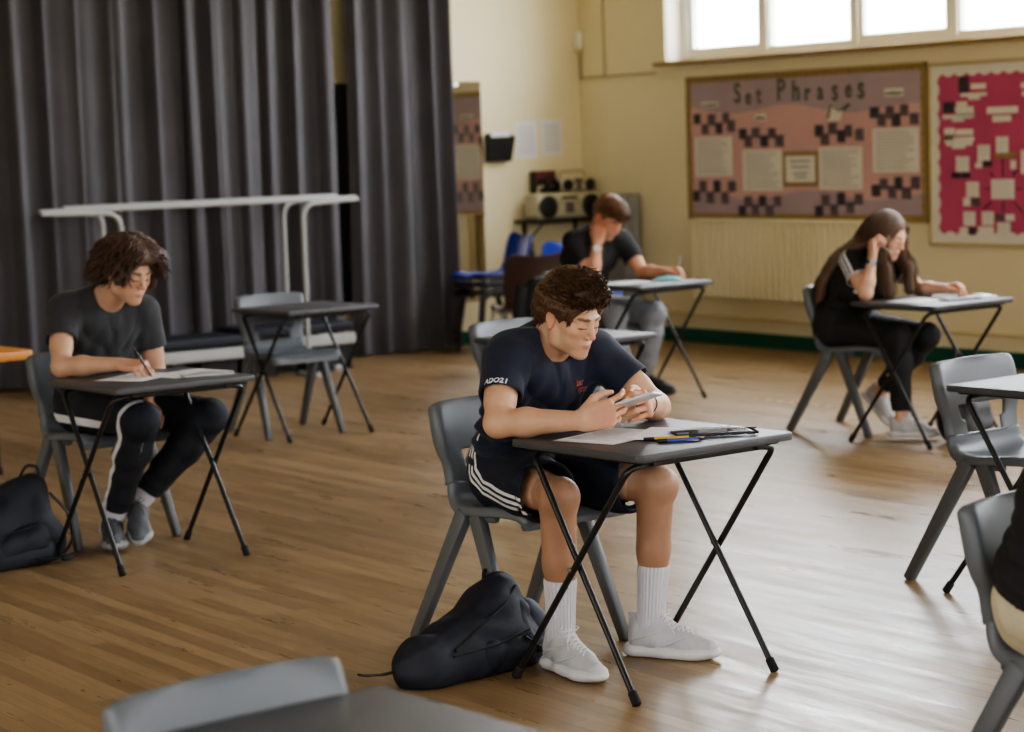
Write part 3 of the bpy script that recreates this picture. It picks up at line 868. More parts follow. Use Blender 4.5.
for k, lab in ((1, 'plastic chair coloured dark as shade in the middle of the stack beside the wall mirror'),):
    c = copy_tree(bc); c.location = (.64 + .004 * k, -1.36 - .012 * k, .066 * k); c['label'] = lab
metal_chair('blue plastic chair standing free just behind the boy in the corner', (1.42, -1.08, 0), math.radians(-10), M['blue_chair'], M['black_metal'], BL)
metal_chair('brown plastic chair with pale metal legs, beside the blue chair', (2.19, -2.17, 0), math.radians(160), M['brown_chair'], M['rail_white'], None)

# ------------------------------------------------------------------ white tubular rails and padded benches in front of the curtains
def tube_rail(label, x, ya, yb, la, lb, z):
    t = thing('tubular_rail', label, 'rail', (x, 0, 0), 0, 'white tubular rails')
    b = MB(); b.tube([(0, ya, z), (0, yb, z)], .017, 12); b.build('top_rail', M['rail_white'], t, 60)
    for l, e in ((la, ya), (lb, yb)):
        b = MB(); b.tube(bend([(.03, e, z - .012), (.03, l, z - .03), (.03, l, .17)], .11, 8), .016, 12); o = b.build('leg', M['rail_white'], t, 60)
        b = MB(); b.tube([(.03, l, .17), (.03, l, .02)], .016, 12); b.build('lower_leg', M['rail_white'], t, 60)
        b = MB(); b.rbox((.03, l, .014), (.28, .05, .028), .01); b.build('foot_bar', M['rail_white'], t, 40)
    return t
tube_rail('front white tubular rail with rounded legs, before the curtain behind the empty desk', 1.02, -5.08, -2.75, -4.54, -3.19, 1.205)
tube_rail('rear white tubular rail with rounded legs, nearer to the curtain', .40, -4.64, -2.54, -4.38, -2.99, 1.205)
def bench(label, x, ya, yb, z, w):
    t = thing('padded_bench', label, 'bench', (x, 0, 0), 0, 'padded benches by the curtain')
    L_ = yb - ya; c = (ya + yb) / 2
    b = MB(); b.rbox((0, c, z), (w, L_, .07), .02, 4); b.build('cushion', M['navy'], t, 50)
    b = MB(); b.rbox((w / 2 - .02, c, z - .085), (.035, L_ + .02, .075), .006); b.build('front_rail', M['rail_white'], t, 40)
    b = MB(); b.rbox((-w / 2 + .02, c, z - .085), (.035, L_ + .02, .075), .006); b.build('rear_rail', M['rail_white'], t, 40)
    for y_ in (ya + .12, yb - .12):
        b = MB(); b.box((-.02, y_, (z - .12) / 2), (w - .16, .3, z - .12)); b.build('base', M['black'], t)
        b = MB(); b.rbox((w / 2 - .06, y_, .02), (.06, .06, .04), .01); b.build('foot', M['rail_white'], t, 40)
    return t
bench('low padded bench with a white front rail, behind the charcoal T-shirt boy', .73, -4.75, -3.63, .28, .42)
bench('low padded bench with a white front rail, behind the empty desk', .73, -3.60, -2.75, .31, .42)

# hazard tape line on the floor
t = thing('floor_tape', 'faded yellow and black dashed tape line on the floor near the radiator', 'tape', (4.4, -2.12, 0))
b = MB(); b.box((.85, 0, .0008), (1.7, .045, .0012)); b.build('tape_strip', M['tape_y'], t)
# ------------------------------------------------------------------ signed-distance modelling of soft bodies
F32 = np.float32
def smin(a, b, k):
    if k <= 0: return np.minimum(a, b)
    h = np.maximum(k - np.abs(a - b), 0) / k
    return np.minimum(a, b) - h * h * k * F32(.25)

def smax(a, b, k): return -smin(-a, -b, k)

class Vol:
    def __init__(s, lo, hi, h):
        s.lo = np.array(lo, float); s.h = h
        s.n = np.ceil((np.array(hi, float) - s.lo) / h).astype(int) + 1
        s.ax = [(s.lo[i] + h * np.arange(s.n[i])).astype(F32) for i in range(3)]
        s.f = np.full(tuple(s.n), .5, F32)
    def reg(s, lo, hi):
        a = np.clip(np.floor((np.asarray(lo) - s.lo) / s.h).astype(int), 0, s.n)
        b = np.clip(np.ceil((np.asarray(hi) - s.lo) / s.h).astype(int) + 1, 0, s.n)
        sl = tuple(slice(a[i], b[i]) for i in range(3))
        return sl, s.ax[0][sl[0]][:, None, None], s.ax[1][sl[1]][None, :, None], s.ax[2][sl[2]][None, None, :]
    def op(s, fn, lo, hi, k=.01, mode='u'):
        pad = k + 4 * s.h
        sl, X, Y, Z = s.reg(np.asarray(lo) - pad, np.asarray(hi) + pad)
        if 0 in s.f[sl].shape: return
        d = fn(X, Y, Z).astype(F32)
        a = s.f[sl]
        if mode == 'u': s.f[sl] = smin(a, d, k)
        elif mode == 's': s.f[sl] = -smin(-a, d, k)
        elif mode == 'i': s.f[sl] = -smin(-a, -d, k)
    # round cone / capsule, optional flattening along axis n by factor sc
    def cone(s, a, b, r1, r2, k=.01, n=None, sc=1.0, mode='u'):
        a = np.asarray(a, float); b = np.asarray(b, float); R = max(r1, r2)
        s.op(cone_fn(a, b, r1, r2, n, sc), np.minimum(a, b) - R, np.maximum(a, b) + R, k, mode)
    def ell(s, c, r, k=.01, rot=None, mode='u'):
        c = np.asarray(c, float); R = max(r)
        s.op(ell_fn(c, r, rot), c - R, c + R, k, mode)
    def plane(s, p, n, k=0.0, lo=None, hi=None):
        """keep the side of the plane the normal points away from"""
        p = np.asarray(p, float); n = nrm(n)
        if lo is None: lo, hi = s.lo, s.lo + s.h * s.n
        s.op(lambda X, Y, Z: (X - p[0]) * n[0] + (Y - p[1]) * n[1] + (Z - p[2]) * n[2], lo, hi, k, 'i')
    def warp(s, fn, amp):
        """add fn(x,y,z)*amp near the surface"""
        idx = np.nonzero(np.abs(s.f) < 3 * s.h + 2 * amp)
        x, y, z = (s.ax[i][idx[i]] for i in range(3))
        s.f[idx] += np.asarray(fn(x, y, z) * amp, F32)
    def mesh(s, smooth=1):
        f = s.f
        ins = f < 0
        c = np.zeros(tuple(s.n - 1), np.int8)
        for dx in (0, 1):
            for dy in (0, 1):
                for dz in (0, 1):
                    c += ins[dx:s.n[0] - 1 + dx, dy:s.n[1] - 1 + dy, dz:s.n[2] - 1 + dz]
        I = np.argwhere((c > 0) & (c < 8))
        idm = np.full(tuple(s.n - 1), -1, np.int32)
        idm[I[:, 0], I[:, 1], I[:, 2]] = np.arange(len(I))
        off = [(x, y, z) for x in (0, 1) for y in (0, 1) for z in (0, 1)]
        val = {o: f[I[:, 0] + o[0], I[:, 1] + o[1], I[:, 2] + o[2]] for o in off}
        acc = np.zeros((len(I), 3)); cnt = np.zeros(len(I))
        for o in off:
            for ax in range(3):
                if o[ax]: continue
                p = list(o); p[ax] = 1; p = tuple(p)
                v1, v2 = val[o], val[p]
                m = (v1 < 0) != (v2 < 0)
                t = np.where(m, v1 / np.where(m, v1 - v2, 1), 0)
                for q in range(3):
                    acc[:, q] += m * (o[q] + (t if q == ax else 0))
                cnt += m
        V = (I + acc / cnt[:, None]) * s.h + s.lo
        Q = []
        for ax in range(3):
            b, d = [(1, 2), (2, 0), (0, 1)][ax]
            sl0 = [slice(None)] * 3; sl1 = [slice(None)] * 3
            sl0[ax] = slice(0, -1); sl1[ax] = slice(1, None)
            A = ins[tuple(sl0)]; B = ins[tuple(sl1)]
            ch = A != B
            E = np.argwhere(ch)
            ok = (E[:, b] > 0) & (E[:, d] > 0) & (E[:, b] < s.n[b] - 1) & (E[:, d] < s.n[d] - 1)
            E = E[ok]
            sgn = A[E[:, 0], E[:, 1], E[:, 2]]
            def cell(ob, od):
                q = E.copy(); q[:, b] -= ob; q[:, d] -= od
                return idm[q[:, 0], q[:, 1], q[:, 2]]
            q = np.stack([cell(1, 1), cell(0, 1), cell(0, 0), cell(1, 0)], 1)
            q[~sgn] = q[~sgn][:, ::-1]
            Q.append(q)
        Q = np.concatenate(Q)
        Q = Q[(Q >= 0).all(1)]
        for _ in range(smooth):
            sm = np.zeros_like(V); n = np.zeros(len(V))
            for a, b in ((0, 1), (1, 2), (2, 3), (3, 0)):
                for p, r in ((a, b), (b, a)):
                    for q in range(3): sm[:, q] += np.bincount(Q[:, p], V[Q[:, r], q], len(V))
                    n += np.bincount(Q[:, p], None, len(V))
            V = V * .5 + .5 * sm / np.maximum(n, 1)[:, None]
        return V, Q

def cone_fn(a, b, r1, r2, n=None, sc=1.0):
    a = np.asarray(a, float); b = np.asarray(b, float)
    ba = b - a; L2 = max(float(ba @ ba), 1e-9)
    if n is not None: n = nrm(n)
    def fn(X, Y, Z):
        px, py, pz = X - F32(a[0]), Y - F32(a[1]), Z - F32(a[2])
        t = np.clip((px * F32(ba[0]) + py * F32(ba[1]) + pz * F32(ba[2])) / F32(L2), 0, 1)
        qx, qy, qz = px - t * F32(ba[0]), py - t * F32(ba[1]), pz - t * F32(ba[2])
        d2 = qx * qx + qy * qy + qz * qz
        if n is not None:
            w = qx * F32(n[0]) + qy * F32(n[1]) + qz * F32(n[2])
            d2 = d2 + w * w * F32(1 / sc ** 2 - 1)
        rr = F32(r1) + t * F32(r2 - r1)
        d = np.sqrt(d2) - rr
        if n is not None: d = d * F32((1 + sc) / 2)
        return d
    return fn

def ell_fn(c, r, rot=None):
    c = np.asarray(c, float); r = np.asarray(r, float)
    def fn(X, Y, Z):
        x, y, z = X - F32(c[0]), Y - F32(c[1]), Z - F32(c[2])
        if rot is not None:
            M3 = np.asarray(rot, float)
            x, y, z = (x * F32(M3[0, i]) + y * F32(M3[1, i]) + z * F32(M3[2, i]) for i in range(3))
        k0 = np.sqrt((x / F32(r[0])) ** 2 + (y / F32(r[1])) ** 2 + (z / F32(r[2])) ** 2)
        k1 = np.sqrt((x / F32(r[0] ** 2)) ** 2 + (y / F32(r[1] ** 2)) ** 2 + (z / F32(r[2] ** 2)) ** 2)
        return k0 * (k0 - 1) / np.maximum(k1, 1e-6)
    return fn

def np_mesh(name, V, Q, m, parent=None, cols=None, attrs=None):
    me = bpy.data.meshes.new(name)
    me.vertices.add(len(V)); me.vertices.foreach_set('co', V.astype(F32).ravel())
    me.loops.add(len(Q) * 4); me.loops.foreach_set('vertex_index', Q.astype(np.int32).ravel())
    me.polygons.add(len(Q)); me.polygons.foreach_set('loop_start', np.arange(0, len(Q) * 4, 4, dtype=np.int32))
    me.update(calc_edges=True)
    me.polygons.foreach_set('use_smooth', np.ones(len(Q), bool))
    me.materials.append(m)
    if cols is not None:
        a = me.color_attributes.new('Col', 'FLOAT_COLOR', 'POINT')
        c = np.ones((len(V), 4), F32); c[:, :3] = cols
        a.data.foreach_set('color', c.ravel())
    for k, val in (attrs or {}).items():
        a = me.attributes.new(k, 'FLOAT', 'POINT'); a.data.foreach_set('value', val.astype(F32))
    me.validate()
    o = bpy.data.objects.new(name, me)
    return put(o, parent)

def bounds(pts, pad):
    P = np.array(pts, float)
    return P.min(0) - pad, P.max(0) + pad

def wob(seed, f=30.):
    r = np.random.RandomState(seed)
    K = r.normal(size=(5, 3)); K /= np.linalg.norm(K, axis=1)[:, None]
    ph = r.uniform(0, 6.28, 5); fr = f * np.array([.6, 1, 1.4, 2.1, 3.0]); am = np.array([.5, .5, .35, .2, .12])
    def fn(x, y, z):
        t = 0
        for i in range(5):
            w = np.sin((x * K[(i + 1) % 5, 0] + y * K[(i + 1) % 5, 1] + z * K[(i + 1) % 5, 2]) * fr[i] * .7 + ph[i])
            t = t + am[i] * np.sin((x * K[i, 0] + y * K[i, 1] + z * K[i, 2]) * fr[i] + 1.6 * w + ph[i])
        return t
    return fn

def basis(fwd, up=(0, 0, 1)):
    x = nrm(fwd); y = nrm(np.cross(up, x)); z = np.cross(x, y)
    return np.stack([x, y, z], 1)          # columns
SKIN = np.array(srgb(210, 164, 134))
M['skin'] = attr_mat('skin', .48, sss=.12, bump=.06, bscale=260, var=.05, vscale=35, spec=.4)
M['hair_brown'] = mat('hair_brown', srgb(98, 71, 50), .45, var=.3, scale=45, stretch=(1, 1, 1), bump=.5, bscale=180)
M['hair_dark'] = mat('hair_dark', srgb(84, 60, 46), .45, var=.35, scale=45, bump=.5, bscale=180)
M['hair_girl'] = mat('hair_girl', srgb(100, 76, 60), .55, var=.35, scale=60, stretch=(6, 6, 1), bump=.3, bscale=120)
M['hair_light'] = mat('hair_light', srgb(122, 88, 62), .45, var=.3, scale=45, bump=.5, bscale=180)

class HeadF:
    def __init__(s, c, fwd, up=(0, 0, 1), scale=1.0):
        s.c = np.array(c, float); s.R = basis(fwd, up); s.s = scale
    def p(s, x, y, z): return s.c + s.R @ (np.array((x, y, z), float) * s.s)
    def d(s, x, y, z): return s.R @ np.array((x, y, z), float)
    def local(s, V): return ((V - s.c) @ s.R) / s.s

def head_prims(v, H, female=False):
    s = H.s; R = H.R
    E = lambda c, r, k=.01, mode='u': v.ell(H.p(*c), [q * s for q in r], k * s, R, mode)
    C = lambda a, b, r1, r2, k=.008, mode='u': v.cone(H.p(*a), H.p(*b), r1 * s, r2 * s, k * s, mode=mode)
    E((-.020, 0, .035), (.096, .075, .086), .0)
    E((.022, 0, -.005), (.072, .064, .085), .02)
    jw = .0425 if not female else .039
    for y in (-1, 1):
        C((-.012, y * .055, -.040), (.0, y * jw * 1.08, -.078), .016, .015, .02)
        C((.0, y * jw * 1.08, -.078), (.066, y * .013, -.104), .016, .015, .018)
    C((.02, 0, -.07), (.066, 0, -.085), .044, .026, .02)
    for y in (-1, 1): E((.046, y * .030, -.056), (.030, .026, .034), .02)      # cheek fill
    E((.073, 0, -.105), (.017, .018, .015), .01)                      # chin
    for y in (-1, 1):
        E((.056, y * .042, -.024), (.025, .019, .020), .016)           # cheek
        C((.084, y * .014, .018), (.072, y * .048, .016), .0105 if not female else .008, .009 if not female else .0075, .010)   # brow
    for y in (-1, 1):
        E((.098, y * .031, -.002), (.015, .018, .0115), .014, 's')     # socket
        E((.0755, y * .031, -.004), (.0145, .0165, .0140), .007)        # lidded eye
    C((.086, 0, .018), (.098, 0, -.016), .0080, .0080, .008)           # bridge
    C((.098, 0, -.016), (.1085, 0, -.034), .0080, .0098, .006)           # nose
    for y in (-1, 1): E((.098, y * .0115, -.0385), (.010, .0068, .0078), .005)
    for y in (-1, 1): E((.103, y * .0065, -.0475), (.005, .0035, .003), .002, 's')
    E((.078, 0, -.068), (.016, .027, .024), .008)                      # mouth mound
    for y in (-1, 1):
        C((.0930, y * .004, -.0660), (.083, y * .021, -.0705), .0042, .0022, .0025)
        C((.0915, y * .001, -.0752), (.083, y * .019, -.0715), .0050, .0022, .0025)
    for y in (-1, 1): C((.099, 0, -.0705), (.086, y * .024, -.0714), .0012, .0008, .002, 's')
    for y in (-1, 1):                                                 # ears
        a = basis(H.d(.25, y * .95, 0), H.d(-.15, 0, 1))
        v.ell(H.p(-.014, y * .077, -.006), [.0075 * s, .0185 * s, .031 * s], .004, a)
        v.ell(H.p(-.010, y * .086, -.002), [.007 * s, .010 * s, .018 * s], .004, a, 's')
        v.ell(H.p(-.010, y * .078, -.033), [.006 * s, .008 * s, .009 * s], .004, a)

FY = (.031, .0105, -.0105, -.030)
FX = (.089, .094, .090, .080)
FL = ((.044, .026, .021), (.049, .030, .022), (.046, .028, .022), (.036, .021, .019))
def hand_prims(v, W, xdir, zdir, thumb, curls, scale=1.0, tpose=None, spread=.06):
    """W wrist, xdir towards the knuckles, zdir back of the hand, thumb=+1 if thumb on the +y side (y = z x x)"""
    x = nrm(xdir); y = nrm(np.cross(zdir, x)); z = np.cross(x, y)
    W = np.asarray(W, float); s = scale
    P = lambda a, b, c: W + (x * a + y * b * thumb + z * c) * s
    tips = []
    for i in range(4):
        base = P(.004, FY[i] * .55, 0); kn = P(FX[i], FY[i], .003)
        v.cone(base, kn, .0165 * s, .0125 * s, .012, z, .85)
    v.cone(P(.02, .02, -.006), P(.075, .026, -.006), .017 * s, .011 * s, .012)
    v.cone(P(.02, -.02, -.006), P(.07, -.026, -.005), .015 * s, .010 * s, .012)
    for i in range(4):
        p = P(FX[i] - .004, FY[i], .001); ang = 0
        rad = [.0098, .0088, .0080, .0066] if i < 3 else [.0086, .0076, .0068, .0058]
        c3 = curls[i] if hasattr(curls[i], '__len__') else (curls[i], curls[i] * 1.1, curls[i] * .7)
        sp = spread * (FY[i] / .02)
        for j in range(3):
            ang += c3[j]
            d = x * math.cos(ang) - z * math.sin(ang) + y * thumb * sp * (1 if j == 0 else .6)
            q = p + nrm(d) * FL[i][j] * s
            v.cone(p, q, rad[j] * s, rad[j + 1] * s, .0035)
            p = q
        tips.append(p)
    tp = tpose or ((.022, .026, -.010), (.052, .050, -.020), (.082, .052, -.030), (.106, .044, -.036))
    tr = (.0165, .0125, .0105, .0080)
    for j in range(3):
        v.cone(P(*tp[j]), P(*tp[j + 1]), tr[j] * s, tr[j + 1] * s, .008 if j == 0 else .004)
    tips.append(P(*tp[3]))
    return tips

def torso_prims(v, J, g, k=.05, female=False):
    up = nrm(np.array(J['chest']) - J['pelvis']); side = nrm(np.array(J['shL']) - J['shR']); fw = nrm(np.cross(side, up))
    w = J.get('build', 1.0)
    pel, wai, ch, nk = (np.array(J[q], float) for q in ('pelvis', 'waist', 'chest', 'neck'))
    v.cone(pel - side * .065, pel + side * .065, .105 * w + g, .105 * w + g, 0.0)
    v.cone(pel, wai, .138 * w + g, .130 * w + g, k, fw, .78)
    v.cone(wai, ch, .130 * w + g, .152 * w + g, k, fw, .70)
    v.cone(ch - side * .075, ch + side * .075, .088 * w + g, .088 * w + g, k, fw, .95)
    if female:
        for s_ in (-1, 1): v.ell(ch + side * s_ * .075 + fw * .085 - up * .03, [.062 + g] * 3, .03)
    shR, shL = np.array(J['shR'], float), np.array(J['shL'], float)
    mid = (shR + shL) / 2
    for sh in (shR, shL):
        v.cone(sh + (mid - sh) * .18, ch + (sh - mid) * .40, .060 * w + g, .085 * w + g, .04)
        v.cone(nk + (sh - nk) * .12 + up * .015, sh + (mid - sh) * .14 + up * .004, .046 + g, .050 * w + g, .035)
    return fw, up, side

def arm_prims(v, sh, el, wr, s=1.0, g=0.0, up_only=False):
    sh, el, wr = (np.array(q, float) for q in (sh, el, wr))
    v.cone(sh, el, .050 * s + g, .040 * s + g, .02)
    v.cone(sh + (el - sh) * .25, sh + (el - sh) * .65, .047 * s + g, .045 * s + g, .02)
    d = wr - el
    v.cone(el, el + d * .35, .040 * s, .041 * s, .02)
    v.cone(el + d * .35, wr, .041 * s, .0265 * s, .02)

def person(fr, J, name_label, opts):
    """builds body mesh as the top-level object, with hair and clothes as children. Points in desk-frame coordinates."""
    h = opts.get('h', .0045)
    H = HeadF(J['head'], J['face'], J.get('headup', (0, 0, 1)), opts.get('hs', 1.0))
    keys = ['pelvis', 'waist', 'chest', 'neck', 'shR', 'shL', 'elR', 'elL', 'wrR', 'wrL', 'knR', 'knL', 'anR', 'anL', 'hipR', 'hipL']
    pts = [J[q] for q in keys] + [H.p(.1, 0, 0), H.p(-.1, 0, 0), H.p(0, 0, .13), H.p(0, 0, -.1)]
    lo, hi = bounds(pts, .13)
    hands = opts['hands']
    for side_ in 'RL':
        hd = hands[side_]; e = np.array(J['wr' + side_]) + nrm(hd['x']) * .12
        lo = np.minimum(lo, e - .10); hi = np.maximum(hi, e + .10)
    lo[2] = max(lo[2], .0)
    v = Vol(lo, hi, h)
    fem = opts.get('female', False)
    w = opts.get('limb', 1.0)
    fw, up, side = torso_prims(v, J, -.012, .05, fem)
    # legs
    for q in 'RL':
        hip, kn, an = (np.array(J[a + q], float) for a in ('hip', 'kn', 'an'))
        lr = opts.get('leg', 1.0)
        v.cone(hip, kn, .078 * lr, .052 * lr, .03)
        d = an - kn; back = nrm(np.cross(np.cross(d, kn - hip), d)); 
        if back @ (hip - kn) < 0: back = -back
        v.ell(kn - back * .008, [.053 * lr] * 3, .03)
        v.cone(kn, kn + d * .45, .050 * lr, .046 * lr, .02)
        v.cone(kn + d * .12 + back * .018, kn + d * .5 + back * .012, .042 * lr, .036 * lr, .03)
        v.cone(kn + d * .45, an, .046 * lr, .033 * lr, .02)
        ft = J['foot' + q]; fd = nrm(ft)
        v.cone(an, an + fd * .02 + np.array((0, 0, -.03)), .034, .030, .02)
    for q in 'RL': arm_prims(v, J['sh' + q], J['el' + q], J['wr' + q], w)
    # neck, head
    nk = np.array(J['neck'], float)
    nr = .056 if not fem else .047
    v.cone(nk - up * .03, H.p(-.020, 0, -.055), nr * 1.06, nr, .03)
    v.cone(nk - up * .03, H.p(-.040, 0, -.02), nr * .9, nr * .9, .03)
    hv = v
    head_prims(v, H, fem)
    tips = {}
    for q in 'RL':
        hd = hands[q]
        wr = np.array(J['wr' + q], float)
        tips[q] = hand_prims(v, wr, hd['x'], hd['z'], hd['t'], hd['curl'], opts.get('hand', 1.0), hd.get('tp'), hd.get('sp', .06))
    V, Q = v.mesh(1)
    # colours of the skin
    col = np.tile(np.array(opts.get('skin', SKIN)), (len(V), 1))
    L = H.local(V)
    near = (np.abs(L) < .16).all(1)
    def paint(mask, c, amt):
        col[:] = col * (1 - (mask * amt)[:, None]) + np.array(c) * (mask * amt)[:, None]
    def blob(c, r, hard=1.0):
        d = np.sqrt((((L - np.array(c)) / np.array(r)) ** 2).sum(1)); return np.clip((1.25 - d) * 2.5 * hard, 0, 1) * near
    red = col.mean(0) * np.array((1.12, .62, .58))
    for y in (-1, 1):
        paint(blob((.072, y * .046, -.030), (.036, .028, .026), .5), red, .16)
        paint(blob((-.012, y * .082, -.01), (.03, .014, .04)), red, .35)
        paint(blob((.092, y * .009, -.0685), (.012, .013, .0042)), srgb(176, 112, 100), .65)
        paint(blob((.090, y * .007, -.0760), (.012, .012, .0042)), srgb(182, 118, 106), .65)
        brow = np.minimum(blob((.089, y * .022, .0185), (.016, .014, .0055)) + blob((.080, y * .040, .0205), (.018, .014, .0048)), 1)
        paint(brow, opts.get('brow', srgb(58, 41, 30)), .8 if not fem else .6)
        lash = np.minimum(blob((.090, y * .026, -.0105), (.010, .011, .0024)) + blob((.086, y * .037, -.0095), (.010, .010, .0024)), 1)
        paint(lash, srgb(36, 25, 20), .9 if not fem else .75)
        paint(blob((.092, y * .032, .004), (.012, .018, .006)), red * .75, .25)
    paint(blob((.110, 0, -.037), (.014, .014, .012)), red, .35)
    if opts.get('stubble'):
        paint(blob((.055, 0, -.085), (.05, .065, .03), .5), col.mean(0) * .6, .18)
    for q in 'RL':
        hd = hands[q]; x = nrm(hd['x']); wr = np.array(J['wr' + q], float)
        d = np.linalg.norm(V - (wr + x * .10), axis=1)
        paint(np.clip((.09 - d) * 20, 0, 1), red, .22)
        for tp_ in tips[q]:
            paint(np.clip((.016 - np.linalg.norm(V - tp_, axis=1)) * 90, 0, 1), red, .4)
    if opts.get('leg_hair'):
        m_ = np.zeros(len(V))
        for q in 'RL':
            kn, an = np.array(J['kn' + q]), np.array(J['an' + q])
            t = ((V - kn) @ (an - kn)) / ((an - kn) @ (an - kn))
            d = np.linalg.norm(V - (kn + np.clip(t, 0, 1)[:, None] * (an - kn)), axis=1)
            m_ = np.maximum(m_, (d < .09) * np.clip((t + .35) * 3, 0, 1))
        paint(m_, srgb(128, 90, 68), .52)
    body = np_mesh('person', V, Q, M['skin'], None, col)
    body.location = (fr[0], fr[1], 0); body.rotation_euler = (0, 0, math.radians(fr[2]))
    tag(body, name_label, 'person')
    return body, H, (fw, up, side), tips

def sleeve(v, sh, el, f, r0, r1, k=.03, hollow=.012):
    sh, el = np.array(sh, float), np.array(el, float)
    e = sh + (el - sh) * f; ax = nrm(el - sh)
    base = cone_fn(sh, e + ax * .06, r0, r1)
    inner = cone_fn(e + ax * (.035 - r1), e + ax * .10, r1 - hollow, r1 - hollow + .002)
    def fn(X, Y, Z):
        d = base(X, Y, Z)
        d = smax(d, (X - F32(e[0])) * F32(ax[0]) + (Y - F32(e[1])) * F32(ax[1]) + (Z - F32(e[2])) * F32(ax[2]), F32(.012))
        return smax(d, -inner(X, Y, Z), F32(.010))
    v.op(fn, np.minimum(sh, e) - r1 - .07, np.maximum(sh, e) + r1 + .07, k)
    return e, ax

def tshirt(body, J, H, axes, mat_, opts, label=None):
    fw, up, side = axes
    h = opts.get('hc', .0045)
    g = opts.get('fit', .010)
    keys = ['pelvis', 'waist', 'chest', 'neck', 'shR', 'shL']
    f = opts.get('sleeve', .62)
    ext = [np.array(J['sh' + q]) + (np.array(J['el' + q]) - np.array(J['sh' + q])) * f for q in 'RL']
    lo, hi = bounds([J[q] for q in keys] + ext, .22)
    v = Vol(lo, hi, h)
    torso_prims(v, J, g, .06, opts.get('female', False))
    # fabric hanging forward over the belly
    pel, wai, ch = (np.array(J[q], float) for q in ('pelvis', 'waist', 'chest'))
    v.cone(ch + fw * .05, wai + fw * .045 - up * .03, .075, .10, .06, fw, .8)
    fs = opts.get('folds', 1.0)
    wf = wob(opts.get('seed', 3), 34.)
    if fs:
        v.warp(wf, .0055 * fs)
        # slumping folds across the belly and drape lines down from the shoulders
        def fold(x, y, z):
            p = np.stack([x, y, z], -1).astype(float)
            q = p - wai
            a = q @ up; b_ = q @ side; c = q @ fw
            low = np.exp(-((a + .04) / .09) ** 2)
            hi_ = np.exp(-((a - .10) / .12) ** 2)
            s1 = np.sin(a * 120 + 2.2 * np.sin(b_ * 14) + 1.5 * np.sin(b_ * 31))
            s2 = np.sin(b_ * 95 + a * 26 * np.sign(b_) + 1.2 * np.sin(a * 20))
            u = -.90 * np.abs(b_ + .015) + .42 * a + .012 * np.sin(26 * a + 3 * np.sign(b_))
            ridge = 1 - 2 * np.abs(np.sin(44 * u + .7 * np.sin(b_ * 40))) ** .8
            mid_ = np.exp(-((a - .13) / .11) ** 2)
            out = low * s1 + .5 * hi_ * s2 * (c > -.02) + .9 * mid_ * ridge * np.clip(c * 30, 0, 1)
            if opts.get('flat') is not None:        # the printed patch lies smoother
                out = out * (1 - .95 * np.exp(-(np.linalg.norm(p - opts['flat'], axis=1) / .06) ** 2))
            return out
        v.warp(fold, .0065 * fs)
    rs = opts.get('sleeve_r', (.062, .068))
    ends = {}
    for q in 'RL':
        ends[q] = sleeve(v, J['sh' + q], J['el' + q], f, rs[0], rs[1], .035)
    nk = np.array(J['neck'], float)
    nr = opts.get('neck_r', .066)
    top = H.p(-.02, 0, -.06)
    v.cone(nk + fw * opts.get('nkf', .012) - up * .0, nk + (top - nk) * 1.6 + fw * .01, nr, nr * 1.15, .006, mode='s')
    v.plane(pel + up * opts.get('hem', -.02), -up, .006)
    V, Q = v.mesh(2)
    attrs = {}
    if opts.get('stripes'):     # white bands running along the sleeve
        sh, el = np.array(J['shR'], float), np.array(J['elR'], float)
        ax = nrm(el - sh); out_ = nrm(-side - ax * (-side @ ax)); oth = np.cross(ax, out_)
        rel = V - sh
        attrs['band'] = np.where((rel @ out_) > -.02, rel @ oth, 9)
        attrs['cuff'] = np.minimum(np.abs((V - ends['R'][0]) @ ends['R'][1]), 1) + np.where(np.linalg.norm(V - ends['R'][0], axis=1) > .1, 9, 0)
        attrs['cuff'] = np.minimum(attrs['cuff'], np.abs((V - ends['L'][0]) @ ends['L'][1]) + np.where(np.linalg.norm(V - ends['L'][0], axis=1) > .1, 9, 0))
    o = np_mesh('tshirt', V, Q, mat_, body, None, attrs)
    if label: o['label'] = label
    # ribbed collar: ring lying on the neckline, found by casting rays inwards onto the shirt edge
    return o, ends

